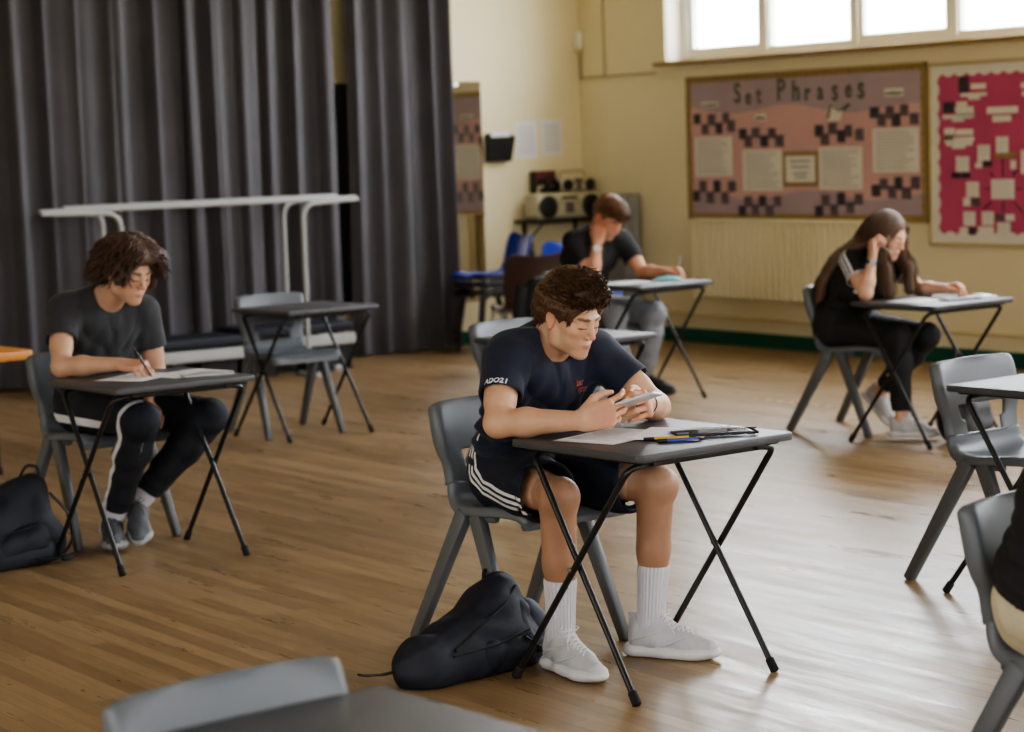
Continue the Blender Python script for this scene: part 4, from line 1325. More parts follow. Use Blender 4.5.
def shoe(body, an, fdir, m_upper, m_sole, parent_name='shoe', s=1.0, pitch=0.0, heel_back=.055, label=None, laces=None, chunky=1.0, mid=None):
    """shoe with sole, upper, laces; an = ankle joint, fdir = heel-to-toe direction, pitch tips the heel up"""
    fd = nrm((fdir[0], fdir[1], 0))
    R0 = basis(fd)
    cp, sp = math.cos(pitch), math.sin(pitch)
    Rp = np.array([[cp, 0, sp], [0, 1, 0], [-sp, 0, cp]])
    R = R0 @ Rp
    an = np.array(an, float)
    org = an - R @ np.array((0, 0, .092 * s))
    W = lambda x, y, z: org + R @ (np.array((x, y, z), float) * s)
    corners = [W(x, y, z) for x in (-.10, .24) for y in (-.07, .07) for z in (-.03, .17)]
    lo, hi = bounds(corners, .01)
    h = .0032
    zz = R @ np.array((0, 0, 1.0))
    # upper
    v = Vol(lo, hi, h)
    v.cone(W(-.035, 0, .055), W(.02, 0, .058), .036 * s, .040 * s, 0)
    v.cone(W(.02, 0, .058), W(.11, .004, .040), .043 * s, .038 * s, .02)
    v.cone(W(.11, .004, .040), W(.178, .002, .030), .040 * s, .028 * s, .02)
    v.cone(W(-.03, 0, .085), W(.01, 0, .088), .034 * s, .040 * s, .02)
    v.cone(W(.030, 0, .088), W(.090, 0, .058), .030 * s, .026 * s, .02)
    v.cone(W(-.048, 0, .09), W(-.055, 0, .122), .016 * s, .010 * s, .015)
    v.cone(W(-.004, 0, .118), W(.004, 0, .20), .034 * s, .042 * s, .010, mode='s')
    v.plane(W(0, 0, .022), -zz)
    v.warp(wob(11, 60.), .0012)
    V, Q = v.mesh(1)
    up_ = np_mesh(parent_name, V, Q, m_upper, body)
    if label: up_['label'] = label
    # sole
    v = Vol(lo, hi, h)
    v.cone(W(-.045, 0, .018), W(.06, 0, .018), .041 * s * chunky, .038 * s * chunky, 0, zz, .62)
    v.cone(W(.06, 0, .018), W(.130, .006, .017), .038 * s * chunky, .047 * s * chunky, .03, zz, .52)
    v.cone(W(.130, .006, .017), W(.188, .003, .020), .047 * s * chunky, .030 * s * chunky, .03, zz, .52)
    v.plane(W(0, 0, .0), -zz)
    v.plane(W(0, 0, .034), zz)
    V, Q = v.mesh(1)
    np_mesh('sole', V, Q, m_sole, up_)
    # heel counter and overlay strips
    if mid is not None:
        b = MB()
        for sd in (-1, 1):
            b.tube([W(-.055, sd * .030, .045), W(-.02, sd * .044, .060), (W(.03, sd * .044, .078)), W(.06, sd * .026, .092)], [.004, .006, .006, .004], 8, flat=.5)
            b.tube([W(.03, sd * .047, .035), W(.08, sd * .043, .052), W(.12, sd * .03, .068)], [.004, .006, .004], 8, flat=.5)
        b.build('overlay', mid, up_, 60)
    # laces
    if laces is not None:
        bv = BVHTree.FromPolygons([v_.co for v_ in up_.data.vertices], [tuple(p.vertices) for p in up_.data.polygons])
        def top_at(x, y, lift):
            q = W(x, y, .20); hit = bv.ray_cast(Vector(q), Vector(-zz), .3)
            return (np.array(hit[0]) + zz * lift * s) if hit[0] is not None else W(x, y, .09)
        b = MB()
        for i in range(6):
            x = .050 + i * .015; w = .021 - i * .0012
            for sg in (-1, 1):
                b.tube([top_at(x, -sg * w, .001), top_at(x + .003, -sg * w * .5, .004), top_at(x + .006, 0, .005), top_at(x + .010, sg * w * .5, .004), top_at(x + .013, sg * w, .001)], .0027 * s, 6)
        k0 = top_at(.046, 0, .008)
        for sd in (-1, 1):
            b.tube([k0, k0 + R @ np.array((-.004, sd * .018, .016)) * s, k0 + R @ np.array((.0, sd * .034, .004)) * s, k0 + R @ np.array((.004, sd * .02, -.001)) * s, k0], .0022 * s, 6)
            b.tube([k0, top_at(.066, sd * .020, .004), top_at(.086, sd * .030, .003)], .0022 * s, 6)
        b.build('laces', laces, up_, 60)
    b = MB(); b.tube([W(-.055, -.008, .10), W(-.068, -.006, .128), W(-.068, .006, .128), W(-.055, .008, .10)], .003, 6); b.build('heel_loop', m_upper, up_, 60)
    return up_

def locks(name, body, m, roots, flow, length, r0=.003, segs=6, seed=1, wave=0.0, wfreq=60., jit=.15, n=3, surf=None):
    """tapered hair locks; roots: list of (point, normal); flow(p, n, t, rnd)->direction"""
    rnd = np.random.RandomState(seed)
    b_v = []; b_f = []
    for (p, nn) in roots:
        p = np.array(p, float); L = length * rnd.uniform(.7, 1.25); st = L / segs
        jv = rnd.normal(size=3) * jit; ph = rnd.uniform(0, 6.28)
        pts = [p]
        for j in range(segs):
            d = nrm(flow(p, nn, j / segs) + jv)
            p = p + d * st
            if surf is not None: p = surf(p)
            pts.append(p)
        pts = np.array(pts)
        t0 = nrm(pts[-1] - pts[0]); a = nrm(np.cross(t0, nn + rnd.normal(size=3) * .1)); c = np.cross(t0, a)
        if wave:
            for j in range(1, segs + 1): pts[j] += (a * math.sin(wfreq * j * st + ph) + c * math.cos(wfreq * j * st + ph) * .6) * wave * min(1, j / 2)
        base = len(b_v)
        for j in range(segs + 1):
            rr = r0 * (1 - .85 * (j / segs) ** 1.5) * (.75 if j == 0 else 1)
            for k in range(n):
                q = 2 * PI * k / n
                b_v.append(pts[j] + (a * math.cos(q) * 1.5 + c * math.sin(q) * .7) * rr)
        for j in range(segs):
            for k in range(n):
                k2 = (k + 1) % n
                b_f.append((base + j * n + k, base + j * n + k2, base + (j + 1) * n + k2, base + (j + 1) * n + k))
    return np.array(b_v), b_f

def join_mesh(name, V, Q, extraV, extraF, m, parent):
    me = bpy.data.meshes.new(name)
    faces = [tuple(q) for q in Q.tolist()] + [tuple(i + len(V) for i in f) for f in extraF]
    verts = np.concatenate([V, extraV]) if len(extraV) else V
    me.from_pydata(verts.tolist(), [], faces)
    me.polygons.foreach_set('use_smooth', [True] * len(me.polygons))
    me.materials.append(m)
    o = bpy.data.objects.new(name, me)
    return put(o, parent)

def cap_roots(V, Q, H, n, keep, seed=2):
    """points with normals picked on a hair cap mesh where keep(local x, y, z) holds"""
    N_ = np.zeros_like(V)
    fn_ = np.cross(V[Q[:, 2]] - V[Q[:, 0]], V[Q[:, 3]] - V[Q[:, 1]])
    for k in range(4):
        for q in range(3): N_[:, q] += np.bincount(Q[:, k], fn_[:, q], len(V))
    N_ /= np.maximum(np.linalg.norm(N_, axis=1), 1e-12)[:, None]
    if ((V - H.c) * N_).sum() < 0: N_ = -N_
    L_ = H.local(V)
    ok = np.array([bool(keep(*p)) for p in L_]) & (np.linalg.norm(L_, axis=1) > .05)
    idx = np.nonzero(ok)[0]
    idx = np.random.RandomState(seed).permutation(idx)[:n]
    return [(V[i] - N_[i] * .002, N_[i]) for i in idx]

def scalp_roots(H, n, cen, rad, keep, seed=2):
    """points spread over an ellipsoid (head coordinates) where keep(x,y,z) holds"""
    out = []; g = PI * (3 - math.sqrt(5)); N_ = n * 3
    for i in range(N_):
        z = 1 - 2 * (i + .5) / N_; r = math.sqrt(1 - z * z); a = i * g
        u = np.array((r * math.cos(a), r * math.sin(a), z))
        p = np.array(cen) + u * np.array(rad)
        if not keep(*p): continue
        nn = nrm(u / np.array(rad))
        out.append((H.p(*p), H.d(*nn)))
    return out

def print_on(surface, V, F, origin, xdir, ydir, ndir, m, name, lift=.006, parent=None):
    """lay flat lettering (x right, y up) on a mesh by casting along -ndir"""
    me = surface.data
    bv = BVHTree.FromPolygons([v.co for v in me.vertices], [tuple(p.vertices) for p in me.polygons])
    xd, yd, nd = (Vector(nrm(q)) for q in (xdir, ydir, ndir)); o = Vector(origin)
    out = []
    for p in V:
        q = o + xd * p.x + yd * p.y
        hit = bv.ray_cast(q + nd * .12, -nd, .3)
        out.append(hit[0] + nd * lift if hit[0] is not None else q)
    b = MB(); b.add(out, F)
    return b.build(name, m, parent)
# ================================================================= the boy in navy
J = dict(pelvis=(-.575, .0, .56), waist=(-.565, 0, .69), chest=(-.505, .0, .825), neck=(-.468, 0, .945),
         shR=(-.440, -.178, .912), shL=(-.425, .182, .895), elR=(-.345, -.285, .738), elL=(-.255, .255, .740),
         wrR=(-.115, -.165, .752), wrL=(-.135, .105, .772), head=(-.345, .005, 1.028), face=(.950, .085, -.30),
         hipR=(-.56, -.09, .535), hipL=(-.56, .09, .535), knR=(-.20, -.185, .525), knL=(-.16, .165, .520),
         anR=(-.24, -.160, .095), anL=(-.19, .150, .095), footR=(.28, -.04, 0), footL=(.22, .115, 0))
O = dict(h=.0032, hs=.93, hands=dict(
    R=dict(x=(.62, .74, .22), z=(.72, -.62, -.15), t=1, curl=[(.55, .55, .35), (.6, .6, .4), (.65, .65, .45), (.7, .7, .5)],
           tp=((.022, .026, -.010), (.050, .048, -.022), (.080, .050, -.040), (.104, .044, -.050))),
    L=dict(x=(.72, -.66, .12), z=(.62, .70, .25), t=-1, curl=[(.7, .8, .5), (.8, .9, .6), (.9, .9, .6), (1.0, .9, .6)])),
    stubble=True, leg_hair=True, limb=1.0)
body, H, AX, tips = person(MAIN, J, 'seated boy in navy T-shirt and striped navy shorts looking at a calculator', O)
boyA, HA, JA, AXA = body, H, J, AX
M['tee_navy'] = mat('tee_navy', srgb(21, 27, 50), .8, var=.12, scale=30, bump=.15, bscale=600, sheen=.1)
ts, ends = tshirt(body, J, H, AX, M['tee_navy'], dict(hc=.0042, sleeve=.60, fit=.011, sleeve_r=(.062, .070), neck_r=.068, hem=.005, seed=4, nkf=.016, folds=1.25, flat=np.array(J['chest']) + AX[2] * .075 + AX[1] * .02 + AX[0] * .13))
# shorts
M['shorts'] = None
def band_mat(name, base, bands, attr='band', col=(.75, .74, .76), lim=None, cuff=None):
    m, nt, N, L, P = new_mat(name)
    P.inputs['Roughness'].default_value = .8
    a = N.new('ShaderNodeAttribute'); a.attribute_name = attr
    tot = None
    def inside(sock, c, w):
        s_ = N.new('ShaderNodeMath'); s_.operation = 'SUBTRACT'; L.new(sock, s_.inputs[0]); s_.inputs[1].default_value = c
        ab = N.new('ShaderNodeMath'); ab.operation = 'ABSOLUTE'; L.new(s_.outputs[0], ab.inputs[0])
        lt = N.new('ShaderNodeMath'); lt.operation = 'LESS_THAN'; L.new(ab.outputs[0], lt.inputs[0]); lt.inputs[1].default_value = w
        return lt.outputs[0]
    for c, w in bands:
        o = inside(a.outputs['Fac'], c, w)
        if tot is None: tot = o
        else:
            mx = N.new('ShaderNodeMath'); mx.operation = 'MAXIMUM'; L.new(tot, mx.inputs[0]); L.new(o, mx.inputs[1]); tot = mx.outputs[0]
    if cuff:
        a2 = N.new('ShaderNodeAttribute'); a2.attribute_name = cuff[0]
        o = inside(a2.outputs['Fac'], 0, cuff[1])
        mx = N.new('ShaderNodeMath'); mx.operation = 'MAXIMUM'; L.new(tot, mx.inputs[0]); L.new(o, mx.inputs[1]); tot = mx.outputs[0]
    mi = N.new('ShaderNodeMix'); mi.data_type = 'RGBA'
    L.new(tot, mi.inputs['Factor']); mi.inputs[6].default_value = (*base, 1); mi.inputs[7].default_value = (*col, 1)
    L.new(mi.outputs[2], P.inputs['Base Color'])
    tc = N.new('ShaderNodeTexCoord')
    n2 = N.new('ShaderNodeTexNoise'); n2.inputs['Scale'].default_value = 500
    L.new(tc.outputs['Object'], n2.inputs['Vector'])
    b = N.new('ShaderNodeBump'); b.inputs['Strength'].default_value = .12; b.inputs['Distance'].default_value = .004
    L.new(n2.outputs['Fac'], b.inputs['Height']); L.new(b.outputs['Normal'], P.inputs['Normal'])
    return m

def legwear(name, body, J, AX, m, f_end, r_hip, r_kn, r_an, h=.0045, seed=5, top=.06, fold=.004, hollow=.013, band_side=None, pel_g=.014, seam=None, shin_shift=0.0):
    """trousers (f_end>1 : fraction of the shin covered, minus one) or shorts (f_end<1 : fraction of the thigh)"""
    fw, up, side = AX
    pel = np.array(J['pelvis'], float)
    pts = [pel] + [J[a + q] for a in ('hip', 'kn', 'an') for q in 'RL']
    if f_end < 1: pts = [pel] + [J['hip' + q] for q in 'RL'] + [np.array(J['hip' + q]) + (np.array(J['kn' + q]) - np.array(J['hip' + q])) * f_end for q in 'RL']
    lo, hi = bounds(pts, .17)
    v = Vol(lo, hi, h)
    v.cone(pel - side * .065, pel + side * .065, .107 + pel_g, .107 + pel_g, 0)
    wa = np.array(J['waist'], float)
    v.cone(pel, pel + (wa - pel) * .5, .140 + pel_g * .5, .136, .05, fw, .80)
    parts = []
    for q in 'RL':
        hip, kn, an = (np.array(J[a + q], float) for a in ('hip', 'kn', 'an'))
        if f_end < 1:
            e = hip + (kn - hip) * f_end; ax = nrm(kn - hip)
            base = cone_fn(hip, e + ax * .05, r_hip, r_kn)
            inner = cone_fn(e + ax * (.03 - r_kn), e + ax * .09, r_kn - hollow, r_kn - hollow + .003)
            def fn(X, Y, Z, base=base, inner=inner, e=e, ax=ax):
                d = base(X, Y, Z)
                d = smax(d, (X - F32(e[0])) * F32(ax[0]) + (Y - F32(e[1])) * F32(ax[1]) + (Z - F32(e[2])) * F32(ax[2]), F32(.012))
                return smax(d, -inner(X, Y, Z), F32(.010))
            v.op(fn, np.minimum(hip, e) - .16, np.maximum(hip, e) + .16, .03)
            parts.append((hip, e, None))
        else:
            v.cone(hip, kn, r_hip, r_kn, .035)
            fe = f_end - 1; e = kn + (an - kn) * fe; ax = nrm(an - kn)
            v.cone(kn, kn + (an - kn) * .35, r_kn, r_kn * .97, .03)
            base = cone_fn(kn + (an - kn) * .3, e + ax * .05, r_kn * .97, r_an)
            inner = cone_fn(e + ax * (.03 - r_an), e + ax * .08, r_an - hollow, r_an - hollow + .002)
            def fn(X, Y, Z, base=base, inner=inner, e=e, ax=ax):
                d = base(X, Y, Z)
                d = smax(d, (X - F32(e[0])) * F32(ax[0]) + (Y - F32(e[1])) * F32(ax[1]) + (Z - F32(e[2])) * F32(ax[2]), F32(.012))
                return smax(d, -inner(X, Y, Z), F32(.010))
            v.op(fn, np.minimum(kn, e) - .14, np.maximum(kn, e) + .14, .025)
            parts.append((hip, kn, e))
    if fold:
        wf = wob(seed, 46.)
        v.warp(wf, fold)
        def fold_fn(x, y, z):
            p = np.stack([x, y, z], -1).astype(float); t = 0
            for (hip, kn, e) in parts:
                if e is None: continue
                d = np.linalg.norm(p - kn, axis=1); t = t + np.exp(-(d / .10) ** 2) * np.sin(d * 150 + 6 * y)
                d2 = np.linalg.norm(p - e, axis=1); t = t + np.exp(-(d2 / .08) ** 2) * np.sin(d2 * 170 + 9 * x)
                d3 = np.linalg.norm(p - hip, axis=1); t = t + .8 * np.exp(-(d3 / .14) ** 2) * np.sin(d3 * 90 + 12 * y)
            return t
        v.warp(fold_fn, fold * .9)
    V, Q = v.mesh(2)
    attrs = {}
    if band_side:
        # signed distance across the outer seam of each leg (only on its outer side)
        val = np.full(len(V), 9.0)
        for q, (hip, kn, e), sg in (('R', parts[0], -1), ('L', parts[1], 1)):
            for a, b_ in ((hip, kn),) + (((kn, e),) if e is not None else ()):
                ax = nrm(b_ - a); t = (V - a) @ ax; L_ = np.linalg.norm(b_ - a)
                o_ = nrm(side * sg - ax * ((side * sg) @ ax)); o2 = np.cross(ax, o_) * sg
                rel = V - a - np.outer(t, ax); d = np.linalg.norm(rel, axis=1)
                ok = (t > -.16) & (t < L_ + .03) & (rel @ o_ > .0) & (d < .15)
                val = np.where(ok, rel @ o2 - (shin_shift * np.clip(t / .10, 0, 1) if a is kn else 0), val)
        attrs['band'] = val if seam is None else seam(V, val)
    return np_mesh(name, V, Q, m, body, None, attrs)
def side_seam(V, val):
    """signed distance, in side view, from the seam that runs down the hip and along the thigh"""
    path = np.array([(-.665, .70), (-.640, .61), (-.605, .545), (-.540, .503), (-.440, .487), (-.20, .465)])
    best = np.full(len(V), 9.0)
    P2 = V[:, [0, 2]]
    for a, b_ in zip(path[:-1], path[1:]):
        d = b_ - a; t = np.clip(((P2 - a) @ d) / (d @ d), 0, 1)
        r = P2 - a - t[:, None] * d; ds = np.linalg.norm(r, axis=1); sg = np.sign(d[0] * r[:, 1] - d[1] * r[:, 0])
        best = np.where(ds < np.abs(best), ds * sg, best)
    return np.where(np.abs(V[:, 1]) > .09 + .25 * np.clip(V[:, 0] + .56, -.1, 1), best, 9.0)
sm = band_mat('shorts_navy', srgb(18, 23, 42), [(-.002, .0055), (.018, .0055), (.038, .0055)])
legwear('shorts', body, J, AX, sm, .80, .104, .094, 0, h=.0042, seed=9, band_side=True, pel_g=.02, seam=side_seam)
# socks and shoes
M['shoe_white'] = mat('shoe_white', srgb(200, 198, 203), .6, var=.06, scale=40, bump=.25, bscale=420)
M['sole_white'] = mat('sole_white', srgb(222, 220, 222), .5, var=.05, scale=20)
M['lace_white'] = mat('lace_white', (.80, .80, .82), .7, var=.05)
def sock_mat():
    m, nt, N, L, P = new_mat('ribbed_sock')
    P.inputs['Base Color'].default_value = (*srgb(222, 218, 228), 1); P.inputs['Roughness'].default_value = .9
    a = N.new('ShaderNodeAttribute'); a.attribute_name = 'ang'
    s_ = N.new('ShaderNodeMath'); s_.operation = 'MULTIPLY'; s_.inputs[1].default_value = 26; L.new(a.outputs['Fac'], s_.inputs[0])
    q = N.new('ShaderNodeMath'); q.operation = 'SINE'; L.new(s_.outputs[0], q.inputs[0])
    b = N.new('ShaderNodeBump'); b.inputs['Strength'].default_value = .6; b.inputs['Distance'].default_value = .003
    L.new(q.outputs[0], b.inputs['Height']); L.new(b.outputs['Normal'], P.inputs['Normal'])
    return m
M['sock'] = sock_mat()
def sock(body, kn, an, f, r1, r2, m):
    kn, an = np.array(kn, float), np.array(an, float)
    top = an + (kn - an) * f; ax = nrm(kn - an)
    x_ = nrm(np.cross(ax, (0, 1, 0))); y_ = np.cross(ax, x_)
    n = 72; rows = []; ang = []
    prof = [(0, -.05, r2 * .95), (0, .0, r2 * .98), (.12, 0, r2), (.35, 0, r2 * 1.04), (.6, 0, (r1 + r2) / 2), (.85, 0, r1), (.93, 0, r1 * 1.03), (1.0, 0, r1 * 1.02), (1.0, .002, r1 * .94), (.96, 0, r1 * .9)]
    vs = []; fs = []
    for t, dz, r in prof:
        c = an + (top - an) * t + ax * dz
        for k in range(n):
            q = 2 * PI * k / n; rr = r + .0006 * math.sin(26 * q)
            vs.append(c + (x_ * math.cos(q) + y_ * math.sin(q)) * rr); ang.append(q)
    for i in range(len(prof) - 1):
        for k in range(n):
            fs.append((i * n + k, i * n + (k + 1) % n, (i + 1) * n + (k + 1) % n, (i + 1) * n + k))
    return np_mesh('sock', np.array(vs), np.array(fs), m, body, None, {'ang': np.array(ang)})
for q in 'RL':
    so = sock(body, J['kn' + q], J['an' + q], .43, .0475, .0415, M['sock'])
    if q == 'R':
        p0 = np.array(J['anR']) + (np.array(J['knR']) - np.array(J['anR'])) * .39
        b = MB(); b.rbox(tuple(p0 + np.array((.044, -.014, 0))), (.008, .012, .010), .0015); b.build('sock_logo', M['black'], so, 30)
    shoe(body, J['an' + q], J['foot' + q], M['shoe_white'], M['sole_white'], laces=M['lace_white'], chunky=1.06, mid=M['sole_white'])

# hair of the boy in navy: short sides, thick top combed forward
def hair_cap(H, prims, cuts, h, seed, amp, freq, stretch=(1, 1, 1), k=.02):
    pts = [H.p(x, y, z) for x in (-.15, .15) for y in (-.12, .12) for z in (-.16, .18)]
    lo, hi = bounds(pts, .02)
    v = Vol(lo, hi, h); s = H.s
    for i, (c, r) in enumerate(prims): v.ell(H.p(*c), [q * s for q in r], k if i else 0, H.R)
    wf = wob(seed, freq)
    def fn(x, y, z):
        L_ = H.local(np.stack([x, y, z], -1).astype(float)); return wf(L_[:, 0] * stretch[0], L_[:, 1] * stretch[1], L_[:, 2] * stretch[2])
    v.warp(fn, amp)
    for c, r in cuts: v.ell(H.p(*c), [q * s for q in r], .006, H.R, 's')
    return v.mesh(1)
prims = [((-.024, 0, .042), (.109, .088, .099)), ((.008, .0, .106), (.096, .078, .052)), ((.072, .0, .094), (.046, .064, .036)), ((-.090, 0, .02), (.038, .066, .075)), ((-.01, .062, .055), (.075, .032, .055)), ((-.01, -.062, .055), (.075, .032, .055))]
cuts = [((.116, 0, -.050), (.084, .088, .120)), ((.02, 0, -.115), (.115, .12, .095)), ((-.010, .090, -.016), (.026, .04, .034)), ((-.010, -.090, -.016), (.026, .04, .034)), ((.055, .085, -.03), (.05, .03, .05)), ((.055, -.085, -.03), (.05, .03, .05))]
V, Q = hair_cap(H, prims, cuts, .0035, 21, .0032, 110., (.5, 1, 1), .04)
keep = lambda x, y, z: z > .088 or (z > .070 and x < .06) or (z > .055 and x > .06)
roots = cap_roots(V, Q, H, 1500, keep)
def flow(p, nn, t, rnd=None, H=H):
    L_ = H.local(p[None])[0]
    f = H.d(1.0, -.35, .10) if L_[0] < .07 else H.d(.5, -.75, .25)
    return f * .9 + nn * (.15 - .30 * t)
eV, eF = locks('l', body, None, roots, flow, .036, .0023, 6, 3, wave=.0015, wfreq=120., jit=.18)
roots = cap_roots(V, Q, H, 900, lambda x, y, z: z <= .080 and x < .06 and z > -.06 and not (-.055 < x < .05 and z < .036), 5)
sV, sF = locks('l', body, None, roots, lambda p, nn, t, rnd=None: H.d(-.15, 0, -1.0) + nn * (.14 - .25 * t), .024, .0022, 4, 4, jit=.12)
eF = list(eF) + [tuple(i + len(eV) for i in f) for f in sF]; eV = np.concatenate([eV, sV])
join_mesh('hair', V, Q, eV, eF, M['hair_brown'], body)
# wrist band
def band(body, el, wr, f, r, w, m, name='wristband', n=28):
    el, wr = np.array(el, float), np.array(wr, float); ax = nrm(wr - el); c = el + (wr - el) * f
    x_ = nrm(np.cross(ax, (0, .3, 1))); y_ = np.cross(ax, x_)
    b = MB(); rows = []
    for dx, rr in ((-w / 2, r), (-w / 2, r + .0025), (w / 2, r + .0025), (w / 2, r)):
        rows.append([c + ax * dx + (x_ * math.cos(2 * PI * k / n) + y_ * math.sin(2 * PI * k / n)) * rr for k in range(n + 1)])
    rows.append(rows[0])
    b.grid(rows); return b.build(name, m, body, 40), c, ax, x_, y_
band(body, J['elL'], J['wrL'], .93, .0295, .006, M['black'])
# lettering on the shirt
sh, el = np.array(J['shR']), np.array(J['elR'])
ax = nrm(el - sh)
nd = nrm(np.array((.45, -.85, .1))); nd = nrm(nd - ax * (nd @ ax))
xd = nrm(np.cross(-ax, nd)); 
V, F = text_mesh('ADO21', .021, shear=.25, offset=.0008)
M['print_white'] = mat('print_white', (.62, .62, .68), .7, var=.1)
M['print_red'] = mat('print_red', srgb(206, 120, 112), .7, var=.15, scale=80)
print_on(ts, V, F, sh + ax * .122 + nd * .05 - xd * -.012, xd, -ax, nd, M['print_white'], 'sleeve_lettering', parent=ts)
fw, up, side = AX
ch = np.array(J['chest'])
c0 = ch + side * .075 + up * .02
b = MB()
r_ = random.Random(2)
for dy, n_, h_ in ((.011, 6, .016), (-.010, 9, .014)):      # two short lines of lettering, too small to read
    for i in range(n_):
        x = -.030 + i * .0066
        b.box((x, dy, 0), (.0026, h_, .0001)); b.box((x + .0024, dy + r_.choice((-1, 0, 1)) * h_ * .38, 0), (.0048, .0034, .0001))
        if i == 4 and n_ == 9: b.box((x, dy - .008, 0), (.0026, .012, .0001))
print_on(ts, [Vector(p) for p in b.v], b.f, c0, side, up, fw, M['print_red'], 'chest_lettering', parent=ts)

# ================================================================= the boy in charcoal (left)
J = dict(pelvis=(-.56, .07, .56), waist=(-.56, .07, .70), chest=(-.525, .07, .85), neck=(-.485, .075, .985),
         shR=(-.495, -.108, .945), shL=(-.465, .245, .905), elR=(-.345, -.20, .738), elL=(-.465, .285, .655),
         wrR=(-.135, -.05, .748), wrL=(-.345, .195, .575), head=(-.300, .090, 1.098), face=(.92, .16, -.36),
         hipR=(-.55, -.02, .535), hipL=(-.55, .16, .535), knR=(-.13, .02, .52), knL=(-.12, .325, .51),
         anR=(-.355, -.01, .105), anL=(-.335, .095, .165), footR=(.75, -.40, 0), footL=(.72, -.42, 0))
O = dict(h=.0045, hands=dict(
    R=dict(x=(.86, .40, -.08), z=(.05, -.25, .95), t=1, curl=[(.9, .9, .4), (.9, .9, .5), (1.0, .9, .5), (1.0, 1.0, .5)],
           tp=((.022, .026, -.010), (.052, .046, -.024), (.080, .044, -.038), (.100, .034, -.044))),
    L=dict(x=(.80, -.35, -.45), z=(.45, .25, .85), t=-1, curl=[(.35, .35, .2)] * 4)), limb=.94,
    skin=np.array(srgb(202, 158, 132)))
body, H, AX, tips = person(LEFT, J, 'seated boy with wavy dark hair and charcoal T-shirt writing at the left desk', O)
JL, HL = J, H; boyL = body
M['tee_charcoal'] = mat('tee_charcoal', srgb(50, 50, 54), .85, var=.12, scale=30, bump=.15, bscale=500, sheen=.1)
tshirt(body, J, H, AX, M['tee_charcoal'], dict(hc=.005, sleeve=.56, sleeve_r=(.060, .066), hem=-.06, seed=8, fit=.012))
jm = band_mat('joggers_black', srgb(28, 30, 40), [(-.034, .016)])
legwear('joggers', body, J, AX, jm, 1.86, .094, .070, .052, h=.005, seed=12, band_side=True, shin_shift=.034)
M['shoe_grey'] = mat('shoe_grey', srgb(84, 86, 92), .7, var=.15, scale=40, bump=.3, bscale=350)
M['sole_grey'] = mat('sole_grey', srgb(150, 150, 150), .6, var=.1)
for q, pt in (('R', 0), ('L', .35)):
    sock(body, J['kn' + q], J['an' + q], .22, .045, .043, M['sock'])
    shoe(body, J['an' + q], J['foot' + q], M['shoe_grey'], M['sole_grey'], s=.96, pitch=pt, laces=M['shoe_grey'])
prims = [((-.022, 0, .042), (.108, .088, .096)), ((.0, 0, .098), (.085, .075, .045)), ((-.085, 0, -.015), (.045, .075, .075)), ((.07, .0, .088), (.045, .066, .035)),
         ((.048, .082, .0), (.032, .020, .062)), ((.040, -.082, .008), (.034, .020, .055)), ((-.03, .085, -.01), (.05, .022, .06)), ((-.05, -.083, .0), (.04, .020, .05))]
cuts = [((.120, 0, -.055), (.082, .070, .118)), ((.02, 0, -.14), (.12, .12, .085))]
V, Q = hair_cap(H, prims, cuts, .0045, 31, .006, 75.)
roots = cap_roots(V, Q, H, 1500, lambda x, y, z: (z > .01 or (x < -.02 and z > -.07)) and not (x > .05 and abs(y) < .028 and z < .10))
def flow2(p, nn, t, rnd=None, H=H):
    L_ = H.local(p[None])[0]
    return H.d(.25 if L_[0] > -.03 else -.5, .9 * (1 if L_[1] > 0 else -1), .1) * (1 - .5 * t) + nn * (.22 - .42 * t) + H.d(0, 0, -1.0 * t - .15)
eV, eF = locks('l', body, None, roots, flow2, .062, .0046, 9, 5, wave=.005, wfreq=80., jit=.07)
side_r = [(H.p(.055 + .02 * math.sin(i), sg * (.055 + .008 * math.cos(i * 2.1)), .085 - .002 * (i % 7)), H.d(.3, sg, .3)) for i in range(44) for sg in (-1, 1)]
fl3 = lambda p, nn, t, rnd=None: H.d(.15, .55 * np.sign(H.local(p[None])[0][1]) * (1 - 1.4 * t), -.9)
sV, sF = locks('l', body, None, side_r, fl3, .105, .0045, 10, 6, wave=.006, wfreq=65., jit=.14)
eF = list(eF) + [tuple(i + len(eV) for i in f) for f in sF]; eV = np.concatenate([eV, sV])
join_mesh('hair', V, Q, eV, eF, M['hair_dark'], body)

# ================================================================= the girl
J = dict(pelvis=(-.585, .0, .56), waist=(-.575, 0, .68), chest=(-.485, .0, .80), neck=(-.405, 0, .915),
         shR=(-.400, -.150, .885), shL=(-.375, .155, .870), elR=(-.250, -.205, .737), elL=(-.235, .175, .737),
         wrR=(-.240, -.165, .905), wrL=(-.025, .140, .748), head=(-.278, .0, 1.020), face=(.90, .12, -.38),
         hipR=(-.565, -.085, .535), hipL=(-.565, .085, .535), knR=(-.135, -.095, .520), knL=(-.135, .115, .505),
         anR=(-.115, -.105, .095), anL=(-.43, .08, .195), footR=(.20, .12, 0), footL=(.2, .03, 0))
O = dict(h=.0045, female=True, hs=.95, hand=1.0, limb=.84, leg=.92, hands=dict(
    R=dict(x=(-.10, .16, .97), z=(-.55, -.80, .10), t=1, curl=[(.75, 1.3, .7), (.8, 1.3, .7), (.85, 1.3, .7), (.9, 1.3, .7)],
           tp=((.022, .026, -.010), (.050, .040, -.026), (.074, .022, -.036), (.088, .004, -.038))),
    L=dict(x=(.96, .05, .12), z=(-.1, .35, .93), t=-1, curl=[(.6, .9, .5), (.8, 1.0, .6), (.9, 1.0, .6), (1.0, 1.0, .6)])),
    skin=np.array(srgb(220, 172, 146)), build=.88, brow=srgb(60, 44, 36))
J['build'] = .86
